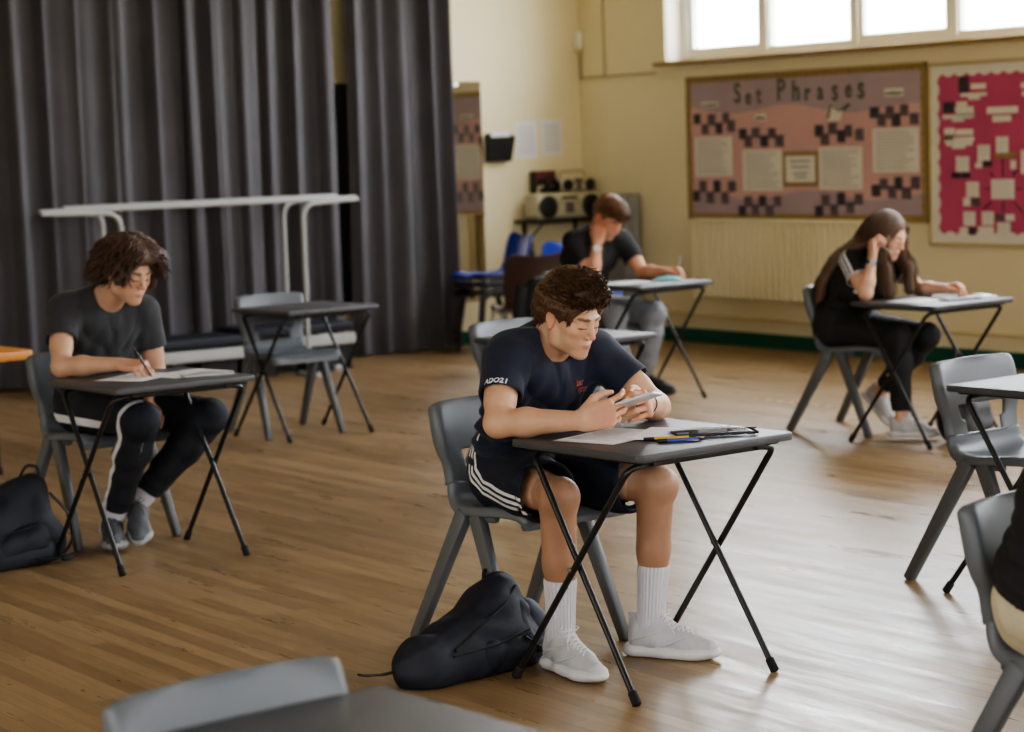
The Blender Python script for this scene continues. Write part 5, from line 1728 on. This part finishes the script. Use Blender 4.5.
body, H, AX, tips = person(GIRL, J, 'seated girl with very long brown hair, right hand raised to her head', O)
JG, HG, girl, tipsG = J, H, body, tips
tm = band_mat('tee_black_stripes', (.012, .012, .013), [(-.030, .006), (-.008, .006), (.014, .006)], cuff=('cuff', .012))
tshirt(body, J, H, AX, tm, dict(hc=.005, sleeve=.56, sleeve_r=(.056, .066), hem=-.09, seed=14, female=True, stripes=True, neck_r=.056, fit=.014))
M['leggings'] = mat('leggings_black', (.012, .012, .014), .75, var=.15, scale=30, bump=.15, bscale=500)
legwear('leggings', body, J, AX, M['leggings'], 1.88, .088, .063, .046, h=.005, seed=15, fold=.002)
for q, pt in (('R', 0), ('L', .75)):
    shoe(body, J['an' + q], J['foot' + q], M['shoe_white'], M['sole_white'], s=.88, pitch=pt, laces=M['lace_white'])
prims = [((-.022, 0, .036), (.103, .081, .091)), ((-.085, 0, -.03), (.045, .066, .085))]
cuts = [((.128, 0, -.045), (.090, .064, .122)), ((.08, 0, -.15), (.10, .055, .10))]
V, Q = hair_cap(H, prims, cuts, .0045, 41, .0015, 90.)
# long falls of hair: two sheets in front of the shoulders and one down the back
vol_pts = [H.p(0, 0, .1), H.p(0, .1, 0), H.p(0, -.1, 0), (-.7, 0, .62), (-.18, .2, .72), (-.18, -.2, .72)]
lo, hi = bounds(vol_pts, .09)
v = Vol(lo, hi, .005)
def fall(pts, r, k=.02, n=None, sc=.5):
    for a, b_ in zip(pts[:-1], pts[1:]):
        v.cone(a[0] if isinstance(a[0], (tuple, list, np.ndarray)) else a, b_[0] if isinstance(b_[0], (tuple, list, np.ndarray)) else b_, r, r * .97, k, n, sc)
nlat = nrm((.3, 1, 0))
fall([H.p(.010, -.056, .045), H.p(.03, -.078, -.02), H.p(.035, -.068, -.10), (-.240, -.070, .84), (-.232, -.06, .735)], .042, .02, nlat, .5)
fall([H.p(.020, .056, .045), H.p(.050, .080, -.02), H.p(.05, .075, -.10), (-.215, .075, .84), (-.205, .07, .75)], .040, .02, nlat, .5)
fall([H.p(-.07, -.03, .05), H.p(-.105, -.03, -.04), (-.455, -.05, .965), (-.555, -.07, .885), (-.635, -.08, .785), (-.675, -.08, .70)], .062, .03, nrm((-.55, 0, .83)), .45)
fall([H.p(-.03, -.06, .03), H.p(-.06, -.075, -.05), (-.42, -.115, .955), (-.505, -.15, .88), (-.565, -.17, .79), (-.59, -.17, .71)], .046, .03, nrm((-.6, -.6, .5)), .5)
v.warp(lambda x, y, z: np.sin(150 * (y + .4 * x) + 3 * np.sin(9 * z)) * .6 + np.sin(260 * (y + .3 * x)) * .4, .0016)
V2, Q2 = v.mesh(1)
roots = cap_roots(V, Q, H, 1300, lambda x, y, z: z > .02 and abs(y) > .004)
def flow4(p, nn, t, rnd=None, H=H):
    L_ = H.local(p[None])[0]
    return H.d(-.2, 1.0 * (1 if L_[1] > 0 else -1), -.25 - 2.6 * t) + nn * (.07 - .14 * t)
eV, eF = locks('l', body, None, roots, flow4, .10, .0026, 9, 9, jit=.05)
strands = []
def strand(path, n, spread, seed):
    r_ = np.random.RandomState(seed); P_ = spline(path, 12); out_v = []; out_f = []
    for i in range(n):
        off = r_.normal(size=3) * spread
        pts = [P_[j] + off * (.6 + .5 * j / 11) + r_.normal(size=3) * .0012 for j in range(12)]
        base = len(out_v)
        for j, p in enumerate(pts):
            rr = .0022 * (1 - .8 * (j / 11) ** 2)
            for k in range(3):
                q = 2 * PI * k / 3; out_v.append(p + np.array((math.cos(q) * rr, math.sin(q) * rr, 0)))
        for j in range(11):
            for k in range(3):
                out_f.append((base + j * 3 + k, base + j * 3 + (k + 1) % 3, base + (j + 1) * 3 + (k + 1) % 3, base + (j + 1) * 3 + k))
    return np.array(out_v), out_f
allV = [V2, eV]; allF = [[tuple(q) for q in Q2.tolist()], list(eF)]
for path, n, sp, sd in (([H.p(.025, -.072, .05), H.p(.04, -.078, -.06), (-.232, -.07, .86), (-.224, -.06, .715)], 110, (.016, .022, .006), 1),
                    ([H.p(.04, .075, .05), H.p(.055, .082, -.06), (-.205, .08, .86), (-.195, .07, .715)], 110, (.016, .020, .006), 2),
                    ([H.p(-.09, -.03, .05), (-.445, -.06, .985), (-.56, -.08, .90), (-.685, -.09, .69)], 130, (.008, .038, .008), 3)):
    sV, sF = strand([np.array(p) for p in path], n, np.array(sp), sd); allV.append(sV); allF.append(sF)
xV = []; xF = []; c_ = 0
for a, f_ in zip(allV, allF):
    xF += [tuple(i + c_ for i in f) for f in f_]; c_ += len(a); xV.append(a)
join_mesh('hair', V, Q, np.concatenate(xV), xF, M['hair_girl'], body)
# smart watch: black strap, pale face side
wb, c, ax, x_, y_ = band(body, J['elR'], J['wrR'], .90, .0275, .018, M['black'], 'watch_strap')
b = MB(); dv = nrm(np.array((.75, -.6, 0)) - ax * (np.array((.75, -.6, 0)) @ ax))
b.rbox((0, 0, 0), (.036, .030, .011), .005, rot=None)
R_ = Matrix([list(ax), list(np.cross(dv, ax)), list(dv)]).transposed()
g = MB(); g.add([R_ @ Vector(p) + Vector(c + dv * .030) for p in b.v], b.f); g.build('watch_case', M['rail_white'], wb, 40)

# ================================================================= the boy resting his head on his hand
J = dict(pelvis=(-.56, .0, .56), waist=(-.55, 0, .70), chest=(-.49, .0, .855), neck=(-.43, 0, .975),
         shR=(-.435, -.178, .945), shL=(-.38, .182, .925), elR=(-.31, -.14, .738), elL=(-.245, .205, .738),
         wrR=(-.29, -.112, .935), wrL=(-.02, .20, .750), head=(-.305, .0, 1.082), face=(.80, .05, -.58),
         hipR=(-.55, -.09, .535), hipL=(-.55, .09, .535), knR=(-.13, -.13, .515), knL=(-.12, .175, .495),
         anR=(-.14, -.14, .09), anL=(-.215, .165, .10), footR=(.25, -.03, 0), footL=(.22, .08, 0))
O = dict(h=.0048, hands=dict(
    R=dict(x=(.02, .28, .95), z=(.55, -.80, .22), t=1, curl=[(.9, 1.1, .6)] * 4),
    L=dict(x=(.92, .25, .06), z=(-.15, .35, .92), t=-1, curl=[(.6, .9, .5), (.8, 1.0, .6), (.9, 1.0, .6), (1.0, 1.0, .6)])),
    skin=np.array(srgb(204, 150, 122)))
body, H, AX, tips = person(BACK, J, 'seated boy in black T-shirt and grey joggers resting head on hand', O)
JB, HB, boyB, tipsB = J, H, body, tips
M['tee_black'] = mat('tee_black', (.013, .012, .013), .85, var=.15, scale=30, bump=.15, bscale=500)
tshirt(body, J, H, AX, M['tee_black'], dict(hc=.0052, sleeve=.62, sleeve_r=(.060, .067), hem=-.05, seed=18))
M['joggers_grey'] = mat('joggers_grey', srgb(142, 144, 152), .9, var=.14, scale=60, bump=.2, bscale=400)
legwear('joggers', body, J, AX, M['joggers_grey'], 1.84, .094, .072, .052, h=.0052, seed=22, fold=.005)
M['shoe_black'] = mat('shoe_black', (.015, .015, .016), .6, var=.15, bump=.2, bscale=350)
for q in 'RL':
    sock(body, J['kn' + q], J['an' + q], .22, .045, .042, M['joggers_grey'])
    shoe(body, J['an' + q], J['footR' if q == 'R' else 'footL'], M['shoe_black'], M['shoe_black'], laces=M['shoe_black'])
prims = [((-.022, 0, .040), (.104, .083, .094)), ((.012, 0, .092), (.085, .068, .038)), ((.070, 0, .070), (.036, .060, .034)), ((-.085, 0, .01), (.032, .06, .07))]
cuts = [((.115, 0, -.066), (.078, .088, .118)), ((.02, 0, -.118), (.115, .12, .095)), ((-.012, .085, -.012), (.022, .03, .030)), ((-.012, -.085, -.012), (.022, .03, .030)), ((.055, .085, -.03), (.05, .03, .05)), ((.055, -.085, -.03), (.05, .03, .05))]
V, Q = hair_cap(H, prims, cuts, .0045, 51, .0022, 100.)
roots = cap_roots(V, Q, H, 1000, lambda x, y, z: z > .04)
flow5 = lambda p, nn, t, rnd=None: H.d(1.0, -.15, .0) + nn * (.2 - .45 * t)
eV, eF = locks('l', body, None, roots, flow5, .034, .0028, 6, 13, jit=.10)
join_mesh('hair', V, Q, eV, eF, M['hair_light'], body)
wb, c, ax, x_, y_ = band(body, J['elR'], J['wrR'], .84, .031, .016, M['steel'], 'watch_bracelet')
dv = nrm(np.array((.75, -.6, 0)) - ax * (np.array((.75, -.6, 0)) @ ax)); b = MB(); b.cyl(tuple(c + dv * .028), tuple(c + dv * .041), .018, 20); b.build('watch_case', M['steel'], wb, 40)

# ================================================================= the person cut by the right edge
RP = (11.68, -7.14, 4.0)
J = dict(pelvis=(-.60, .0, .56), waist=(-.565, 0, .67), chest=(-.50, .0, .81), neck=(-.41, 0, .925),
         shR=(-.43, -.18, .90), shL=(-.41, .18, .90), elR=(-.25, -.25, .665), elL=(-.25, .25, .665),
         wrR=(-.06, -.10, .60), wrL=(-.06, .12, .60), head=(-.28, .0, 1.02), face=(.85, .05, -.5),
         hipR=(-.53, -.09, .535), hipL=(-.53, .09, .535), knR=(-.11, -.15, .515), knL=(-.11, .15, .515),
         anR=(-.13, -.15, .09), anL=(-.13, .15, .09), footR=(.25, -.05, 0), footL=(.25, .05, 0))
O = dict(h=.0055, hands=dict(R=dict(x=(.75, .5, -.25), z=(.2, -.2, .95), t=1, curl=[(.3, .4, .3)] * 4), L=dict(x=(.75, -.5, -.25), z=(.2, .2, .95), t=-1, curl=[(.3, .4, .3)] * 4)))
body, H, AX, tips = person(RP, J, 'person in black top and beige trousers mostly cut off by the right edge', O)
tshirt(body, J, H, AX, M['tee_black'], dict(hc=.0055, sleeve=.62, hem=.015, seed=19, fit=.024))
M['chinos'] = mat('chinos_beige', srgb(206, 196, 166), .85, var=.08, scale=40, bump=.2, bscale=400)
legwear('trousers', body, J, AX, M['chinos'], 1.9, .098, .074, .060, h=.0055, seed=25, fold=.004, pel_g=.004)
for q in 'RL': shoe(body, J['an' + q], J['foot' + q], M['shoe_black'], M['shoe_black'])
V, Q = hair_cap(H, prims, cuts, .0055, 61, .003, 90.)
join_mesh('hair', V, Q, np.zeros((0, 3)), [], M['hair_dark'], body)
# ================================================================= things on the desks and floor
def on(fr, name, label, cat, p, rz=0, group=None):
    return thing(name, label, cat, place(fr, p), math.radians(fr[2] + rz), group)
def sheet(fr, label, p, rz, w=.21, l=.297, m='paper', n=1, lines=10, group=None, curl=.0):
    t = on(fr, 'exam_paper', label, 'paper', p, rz, group)
    for k in range(n):
        b = MB()
        P = [[((u - .5) * w + .004 * k, (v - .5) * l + .003 * k, .0006 + .0012 * k + curl * (u ** 3) * (k + 1)) for v in np.linspace(0, 1, 8)] for u in np.linspace(0, 1, 8)]
        b.grid(P); b.build('sheet', M[m], t, 180)
    if lines:
        b = MB(); r_ = random.Random(int(abs(p[0]) * 1000))
        for k in range(lines):
            yy = l * .40 - k * l * .8 / lines
            x_ = w * r_.uniform(.5, .8)
            b.box((-(w * .8 - x_) / 2, yy, .0012 + .0012 * n), (x_, .0022, .0002))
        b.build('printed_lines', M['print'], t)
    return t
def pen(fr, label, p, rz, L_, r, m, capm, name='pen', tilt=0):
    t = on(fr, name, label, 'pen' if name == 'pen' else 'pencil', (p[0], p[1], p[2] + r), rz)
    t.rotation_euler = (0, -tilt, t.rotation_euler.z)
    b = MB(); b.tube([(-L_ / 2, 0, 0), (L_ * .36, 0, 0)], [r, r], 10); b.build('barrel', m, t, 50)
    b = MB(); b.tube([(L_ * .36, 0, 0), (L_ * .40, 0, 0), (L_ / 2, 0, 0)], [r, r * .9, .0006], 10); b.build('tip', capm, t, 50)
    b = MB(); b.tube([(-L_ * .5, 0, 0), (-L_ * .30, 0, 0)], [r * 1.12, r * 1.12], 10); b.build('cap', capm, t, 50)
    return t
Z = DH + .0004
sheet(MAIN, 'white exam sheets spread under the forearm of the boy in navy', (-.075, -.085, Z), 14, lines=12, n=2)
t = sheet(MAIN, 'white exam booklet with a blue oval printed on it, beside the pencil', (.045, .045, Z + .0032), 32, w=.21, l=.27, lines=6)
b = MB(); b.add([(.03 + .055 * math.cos(q * PI / 16), .02 + .038 * math.sin(q * PI / 16), .0032) for q in range(32)], [tuple(range(32))]); b.build('blue_oval', M['ink_blue'], t)
pen(MAIN, 'yellow and black pencil lying at the front of the desk of the boy in navy', (.125, -.045, Z + .004), 58, .15, .0042, M['yellow'], M['black'], 'pencil')
pen(MAIN, 'blue ballpoint pen lying in front of the yellow pencil', (.165, -.04, Z), 62, .135, .0055, M['ink_blue'], M['black'])
# clear pencil case with black zip edges
def pencil_case(fr, label, p, rz, w, l, hgt, body_m, edge_m, pens=True):
    t = on(fr, 'pencil_case', label, 'pencil case', p, rz)
    b = MB(); P = []
    for i, u in enumerate(np.linspace(0, 1, 9)):
        P.append([((u - .5) * l, (v - .5) * w, .002 + hgt * (math.sin(PI * u) ** .5) * (math.sin(PI * v) ** .6)) for v in np.linspace(0, 1, 9)])
    b.grid(P); b.grid([[(q[0], q[1], .0012) for q in row] for row in (P[0], P[-1])]); b.build('pouch', body_m, t, 180)
    b = MB(); e = [(-l / 2, -w / 2), (l / 2, -w / 2), (l / 2, w / 2), (-l / 2, w / 2), (-l / 2, -w / 2)]
    b.tube([(x, y, .004) for x, y in e], .004, 8); b.build('zip_edge', edge_m, t, 50)
    b = MB(); b.rbox((l / 2 + .006, w / 2 - .01, .006), (.022, .009, .005), .002); b.build('zip_puller', edge_m, t, 40)
    return t
pencil_case(MAIN, 'clear plastic pencil case with black zip edging on the desk of the boy in navy', (.135, .12, Z + .0035), 60, .09, .23, .020, M['clear'], M['black'])
pen(MAIN, 'white marker inside the clear pencil case', (.135, .105, Z + .007), 62, .13, .005, M['rail_white'], M['black'])
pen(MAIN, 'grey pen inside the clear pencil case', (.14, .135, Z + .007), 55, .14, .0045, M['steel'], M['silver'])
# calculator held between both hands
t = thing('calculator', 'slim silver calculator held up in the hands of the boy in navy', 'calculator', place(MAIN, (-.012, -.040, .806)))
x_ = Vector(nrm((.86, .35, .30))); z_ = Vector((-.45, .02, .90)); z_ = (z_ - x_ * z_.dot(x_)).normalized(); y_ = z_.cross(x_)
t.rotation_euler = (Matrix.Rotation(math.radians(MAIN[2]), 3, 'Z') @ Matrix([x_, y_, z_]).transposed()).to_euler()
b = MB(); b.slab((0, 0, 0), (.136, .068, .007), .008, .002); b.build('case', M['silver'], t, 40)
b = MB(); b.slab((.043, 0, .0038), (.036, .056, .001), .004, .0003); b.build('display', M['photo2'], t, 40)
b = MB()
for i in range(5):
    for j in range(4): b.rbox((-.062 + i * .018, -.024 + j * .016, .0045), (.012, .010, .003), .001)
b.build('keys', M['rail_white'], t, 30)

sheet(LEFT, 'white exam sheets under the writing hand of the boy in charcoal', (-.05, -.03, Z), 30, lines=10, n=2)
sheet(LEFT, 'second white exam sheet on the far side of the left desk', (.0, .16, Z), 12, lines=8)
pencil_case(LEFT, 'pale pencil case at the far edge of the left desk', (.13, .17, Z), 75, .07, .19, .014, M['rail_white'], M['silver'])
tp = (-.045, .005, .775)
pen(LEFT, 'dark pen held in the hand of the boy in charcoal', (-.03, -.015, .750), 20, .14, .0045, M['photo2'], M['black'], tilt=-.9)
sheet(GIRL, 'white exam sheets in front of the long-haired girl', (-.03, -.06, Z), 8, lines=10, n=2)
pencil_case(GIRL, 'black pencil case beside the left hand of the girl', (.14, .05, Z), 78, .075, .20, .012, M['black'], M['black'])
pencil_case(GIRL, 'white see-through pencil case at the far edge of the desk of the girl', (.12, .22, Z), 80, .07, .16, .022, M['clear'], M['silver'])
pen(GIRL, 'pale pen held between the fingers of the raised hand of the girl', (-.195, -.135, .965), 0, .14, .004, M['rail_white'], M['silver'], tilt=-.5)
sheet(BACK, 'white exam booklet in front of the boy resting his head', (-.06, -.10, Z), 6, lines=10, n=2)
pencil_case(BACK, 'teal and white pencil case by the writing hand of the boy resting his head', (.09, .10, Z), 40, .075, .19, .032, M['teal'], M['rail_white'])
pen(BACK, 'white pen held upright in the hand of the boy resting his head', (.055, .215, .775), 0, .15, .0045, M['rail_white'], M['silver'], tilt=1.2)

# ---- bags
def soft(name, parent, prims, h, m, seed=1, amp=.004, freq=40., floor=0.0, k=.03, cutz=True):
    P = []
    for p in prims:
        P += [np.array(p[0]) - max(p[2], p[3]), np.array(p[1]) + max(p[2], p[3]), np.array(p[0]) + max(p[2], p[3]), np.array(p[1]) - max(p[2], p[3])]
    lo, hi = bounds(P, .03); lo[2] = max(lo[2], -.02)
    v = Vol(lo, hi, h)
    for i, p in enumerate(prims):
        v.cone(p[0], p[1], p[2], p[3], k if i else 0, p[4] if len(p) > 4 else None, p[5] if len(p) > 5 else 1.0)
    v.warp(wob(seed, freq), amp)
    if cutz: v.plane((0, 0, .002), (0, 0, -1))
    V, Q = v.mesh(2)
    return np_mesh(name, V, Q, m, parent)
# backpack of the boy in navy: slumped on the floor; local axes: +y runs to its top
t = thing('backpack', 'dark navy backpack slumped on the floor by the chair of the boy in navy', 'backpack', (8.84, -7.18, 0), math.radians(8))
soft('main_compartment', t, [((.0, -.20, .055), (.0, .12, .075), .075, .092), ((.02, -.17, .045), (.02, .17, .05), .07, .07), ((-.025, -.06, .085), (-.03, .11, .16), .085, .082),
                             ((-.035, .10, .17), (-.035, .155, .212), .072, .056), ((.0, -.21, .06), (.0, -.255, .05), .06, .03)], .006, M['navy'], 4, .005, 38., k=.06)
soft('front_pocket', t, [((.055, .0, .06), (.055, .14, .065), .055, .06), ((.04, .12, .09), (.01, .16, .15), .05, .05)], .006, M['navy'], 7, .005, 50.)
soft('side_pouch', t, [((-.02, .215, .075), (-.02, .235, .125), .06, .055), ((.0, .24, .07), (-.01, .24, .11), .04, .04)], .006, M['navy2'], 9, .004, 50.)
b = MB()
b.tube([(.085, -.14, .10), (.06, .0, .155), (.05, .09, .195), (.025, .16, .235)], .005, 6); b.tube([(.10, -.16, .09), (.115, .0, .10), (.10, .14, .12)], .004, 6); b.build('zip', M['black_nylon'], t, 50)
b = MB(); b.tube([(-.02, -.26, .05), (-.01, -.34, .055), (-.01, -.40, .065)], [.014, .012, .013], 8, flat=.25); b.tube([(-.01, -.39, .062), (-.01, -.42, .07)], .012, 8, flat=.3); b.build('strap_end', M['black_nylon'], t, 50)
b = MB(); b.tube(bend([(-.07, .12, .25), (-.09, .14, .275), (-.09, .17, .26), (-.07, .18, .23)], .02), .006, 8); b.build('top_loop', M['black_nylon'], t, 50)
b = MB(); b.tube([(.10, .12, .10), (.105, .19, .05), (.09, .235, .02)], .011, 8, flat=.35); b.rbox((.105, .185, .055), (.015, .03, .02), .003); b.build('side_strap', M['black_nylon'], t, 50)
# backpack of the boy in charcoal
t = thing('backpack', 'dark blue backpack leaning by the left desk, cut by the left edge of the photo', 'backpack', (6.17, -7.48, 0), math.radians(10))
soft('main_compartment', t, [((.0, -.18, .07), (.0, .10, .08), .11, .11), ((-.02, -.10, .14), (-.03, .08, .20), .11, .09), ((-.03, .02, .24), (-.03, .10, .27), .075, .065), ((.05, -.15, .05), (.06, .06, .05), .09, .08)], .007, M['navy'], 14, .007, 32.)
soft('front_pocket', t, [((.08, -.12, .07), (.09, .03, .10), .065, .06)], .007, M['navy'], 15, .006, 40.)
b = MB(); b.tube(bend([(.10, .10, .27), (.15, .16, .18), (.14, .17, .08), (.13, .13, .03)], .06), .016, 8, flat=.35); b.build('shoulder_strap', M['black_nylon'], t, 50)
b = MB(); b.tube(bend([(-.05, .07, .325), (-.05, .10, .365), (0, .12, .36), (.0, .12, .32)], .02), .006, 8); b.build('top_loop', M['black_nylon'], t, 50)
b = MB(); b.tube([(.10, -.17, .13), (.13, -.05, .15), (.12, .06, .16)], .004, 6); b.build('zip', M['black_nylon'], t, 50)
b = MB(); b.tube([(.15, .0, .03), (.17, .09, .025), (.16, .16, .03)], .012, 8, flat=.35); b.rbox((.165, .12, .02), (.03, .035, .02), .004); b.build('buckle_strap', M['black_nylon'], t, 50)
# backpack of the girl
t = thing('backpack', 'black backpack standing on the floor beside the feet of the girl', 'backpack', place(GIRL, (.16, .04)), math.radians(0))
soft('main_compartment', t, [((0, -.05, .10), (0, .05, .10), .105, .105), ((0, -.04, .22), (0, .04, .24), .105, .10), ((0, 0, .30), (0, 0, .34), .085, .07)], .007, M['black_nylon'], 24, .006, 32.)
soft('front_pocket', t, [((.085, -.04, .10), (.085, .04, .10), .055, .055), ((.085, -.03, .17), (.085, .03, .17), .05, .05)], .007, mat('grey_nylon', srgb(84, 86, 92), .6, var=.2, scale=20, bump=.3, bscale=500), 25, .004, 40.)
b = MB(); b.tube(bend([(-.03, -.03, .40), (-.03, -.02, .44), (-.03, .02, .44), (-.03, .03, .40)], .02), .006, 8); b.build('top_loop', M['black_nylon'], t, 50)
# dark jacket hung over the chair of the back boy
t = thing('jacket', 'black jacket hanging over the back of the chair of the boy resting his head', 'jacket', place(BACK, (-.72, -.10)), math.radians(BACK[2]))
soft('jacket_body', t, [((.07, -.20, .70), (.07, .20, .70), .03, .03), ((.03, -.20, .66), (.0, -.20, .40), .05, .06), ((.03, -.08, .66), (-.01, -.08, .36), .05, .06), ((.03, .05, .66), (-.01, .05, .38), .05, .06), ((.03, .18, .66), (.0, .18, .42), .05, .055)], .007, M['black_nylon'], 34, .006, 36., cutz=False)
b = MB(); b.tube([(.04, -.27, .68), (.03, -.30, .52), (.04, -.29, .36)], [.045, .045, .035], 12); b.build('sleeve', M['black_nylon'], t, 60)

# ================================================================= light, sky, camera
w = bpy.data.worlds.new('sky'); S.world = w; w.use_nodes = True
N = w.node_tree.nodes; L = w.node_tree.links; bg = N['Background']
tc = N.new('ShaderNodeTexCoord'); sp = N.new('ShaderNodeSeparateXYZ'); L.new(tc.outputs['Generated'], sp.inputs[0])
nz = N.new('ShaderNodeTexNoise'); nz.inputs['Scale'].default_value = 5; nz.inputs['Detail'].default_value = 6; L.new(tc.outputs['Generated'], nz.inputs['Vector'])
ad = N.new('ShaderNodeMath'); ad.operation = 'MULTIPLY_ADD'; L.new(nz.outputs['Fac'], ad.inputs[0]); ad.inputs[1].default_value = .35; L.new(sp.outputs['Z'], ad.inputs[2])
rp = N.new('ShaderNodeValToRGB'); e = rp.color_ramp.elements
e[0].position = .02; e[0].color = (.16, .15, .11, 1)
e[1].position = .55; e[1].color = (.88, .94, 1.0, 1)
q = e.new(.20); q.color = (.62, .66, .58, 1)
q = e.new(.30); q.color = (.88, .94, 1.0, 1)
L.new(ad.outputs[0], rp.inputs['Fac']); L.new(rp.outputs['Color'], bg.inputs['Color']); bg.inputs['Strength'].default_value = SKY

def portal(loc, rot, sx, sy):
    ld = bpy.data.lights.new('window_portal', 'AREA'); ld.shape = 'RECTANGLE'; ld.size = sx; ld.size_y = sy
    ld.cycles.is_portal = True
    o = bpy.data.objects.new('window_portal', ld); o.location = loc; o.rotation_euler = rot; COL.objects.link(o)
x0, x1, z0, z1 = WIN
portal(((x0 + x1) / 2, .36, (z0 + z1) / 2), (-PI / 2, 0, 0), x1 - x0, z1 - z0)
for a, c, q0, q1 in BACK_FILL: portal(((a + c) / 2, RY - .36, (q0 + q1) / 2), (PI / 2, 0, 0), c - a, q1 - q0)
for a, c, q0, q1 in END_FILL: portal((RX + .36, (a + c) / 2, (q0 + q1) / 2), (PI / 2, 0, PI / 2), c - a, q1 - q0)

cam = bpy.data.cameras.new('camera'); co = bpy.data.objects.new('camera', cam); COL.objects.link(co)
h_, p_, r_, f_, th = 1.5481, .1009, -.0332, 2211.1, -.9553
u = np.array([math.cos(th), math.sin(th), 0]); v_ = np.array([-math.sin(th), math.cos(th), 0])
R0 = np.array([1, 0, 0.]); F0 = np.array([0, math.cos(p_), -math.sin(p_)]); U0 = np.array([0, math.sin(p_), math.cos(p_)])
c, s_ = math.cos(r_), math.sin(r_)
R1, U1 = c * R0 + s_ * U0, -s_ * R0 + c * U0
MM = np.array([u, v_, [0, 0, 1.]])
R1, U1, F1 = MM @ R1, MM @ U1, MM @ F0
mw = Matrix.Identity(4)
for i in range(3):
    mw[i][0], mw[i][1], mw[i][2] = R1[i], U1[i], -F1[i]
mw.translation = Vector((14.14, -10.75, h_))
co.matrix_world = mw
cam.sensor_fit = 'HORIZONTAL'; cam.sensor_width = 36; cam.lens = f_ / 1024 * 36
cam.clip_end = 200
cam.dof.use_dof = True; cam.dof.focus_distance = 6.15; cam.dof.aperture_fstop = 3.4
S.camera = co
S.view_settings.view_transform = 'AgX'
S.view_settings.look = 'AgX - Medium High Contrast'
S.view_settings.exposure = EXPO
S.cycles.max_bounces = 10; S.cycles.diffuse_bounces = 5; S.cycles.transparent_max_bounces = 12
S.cycles.use_denoising = True
S.cycles.sample_clamp_indirect = 8
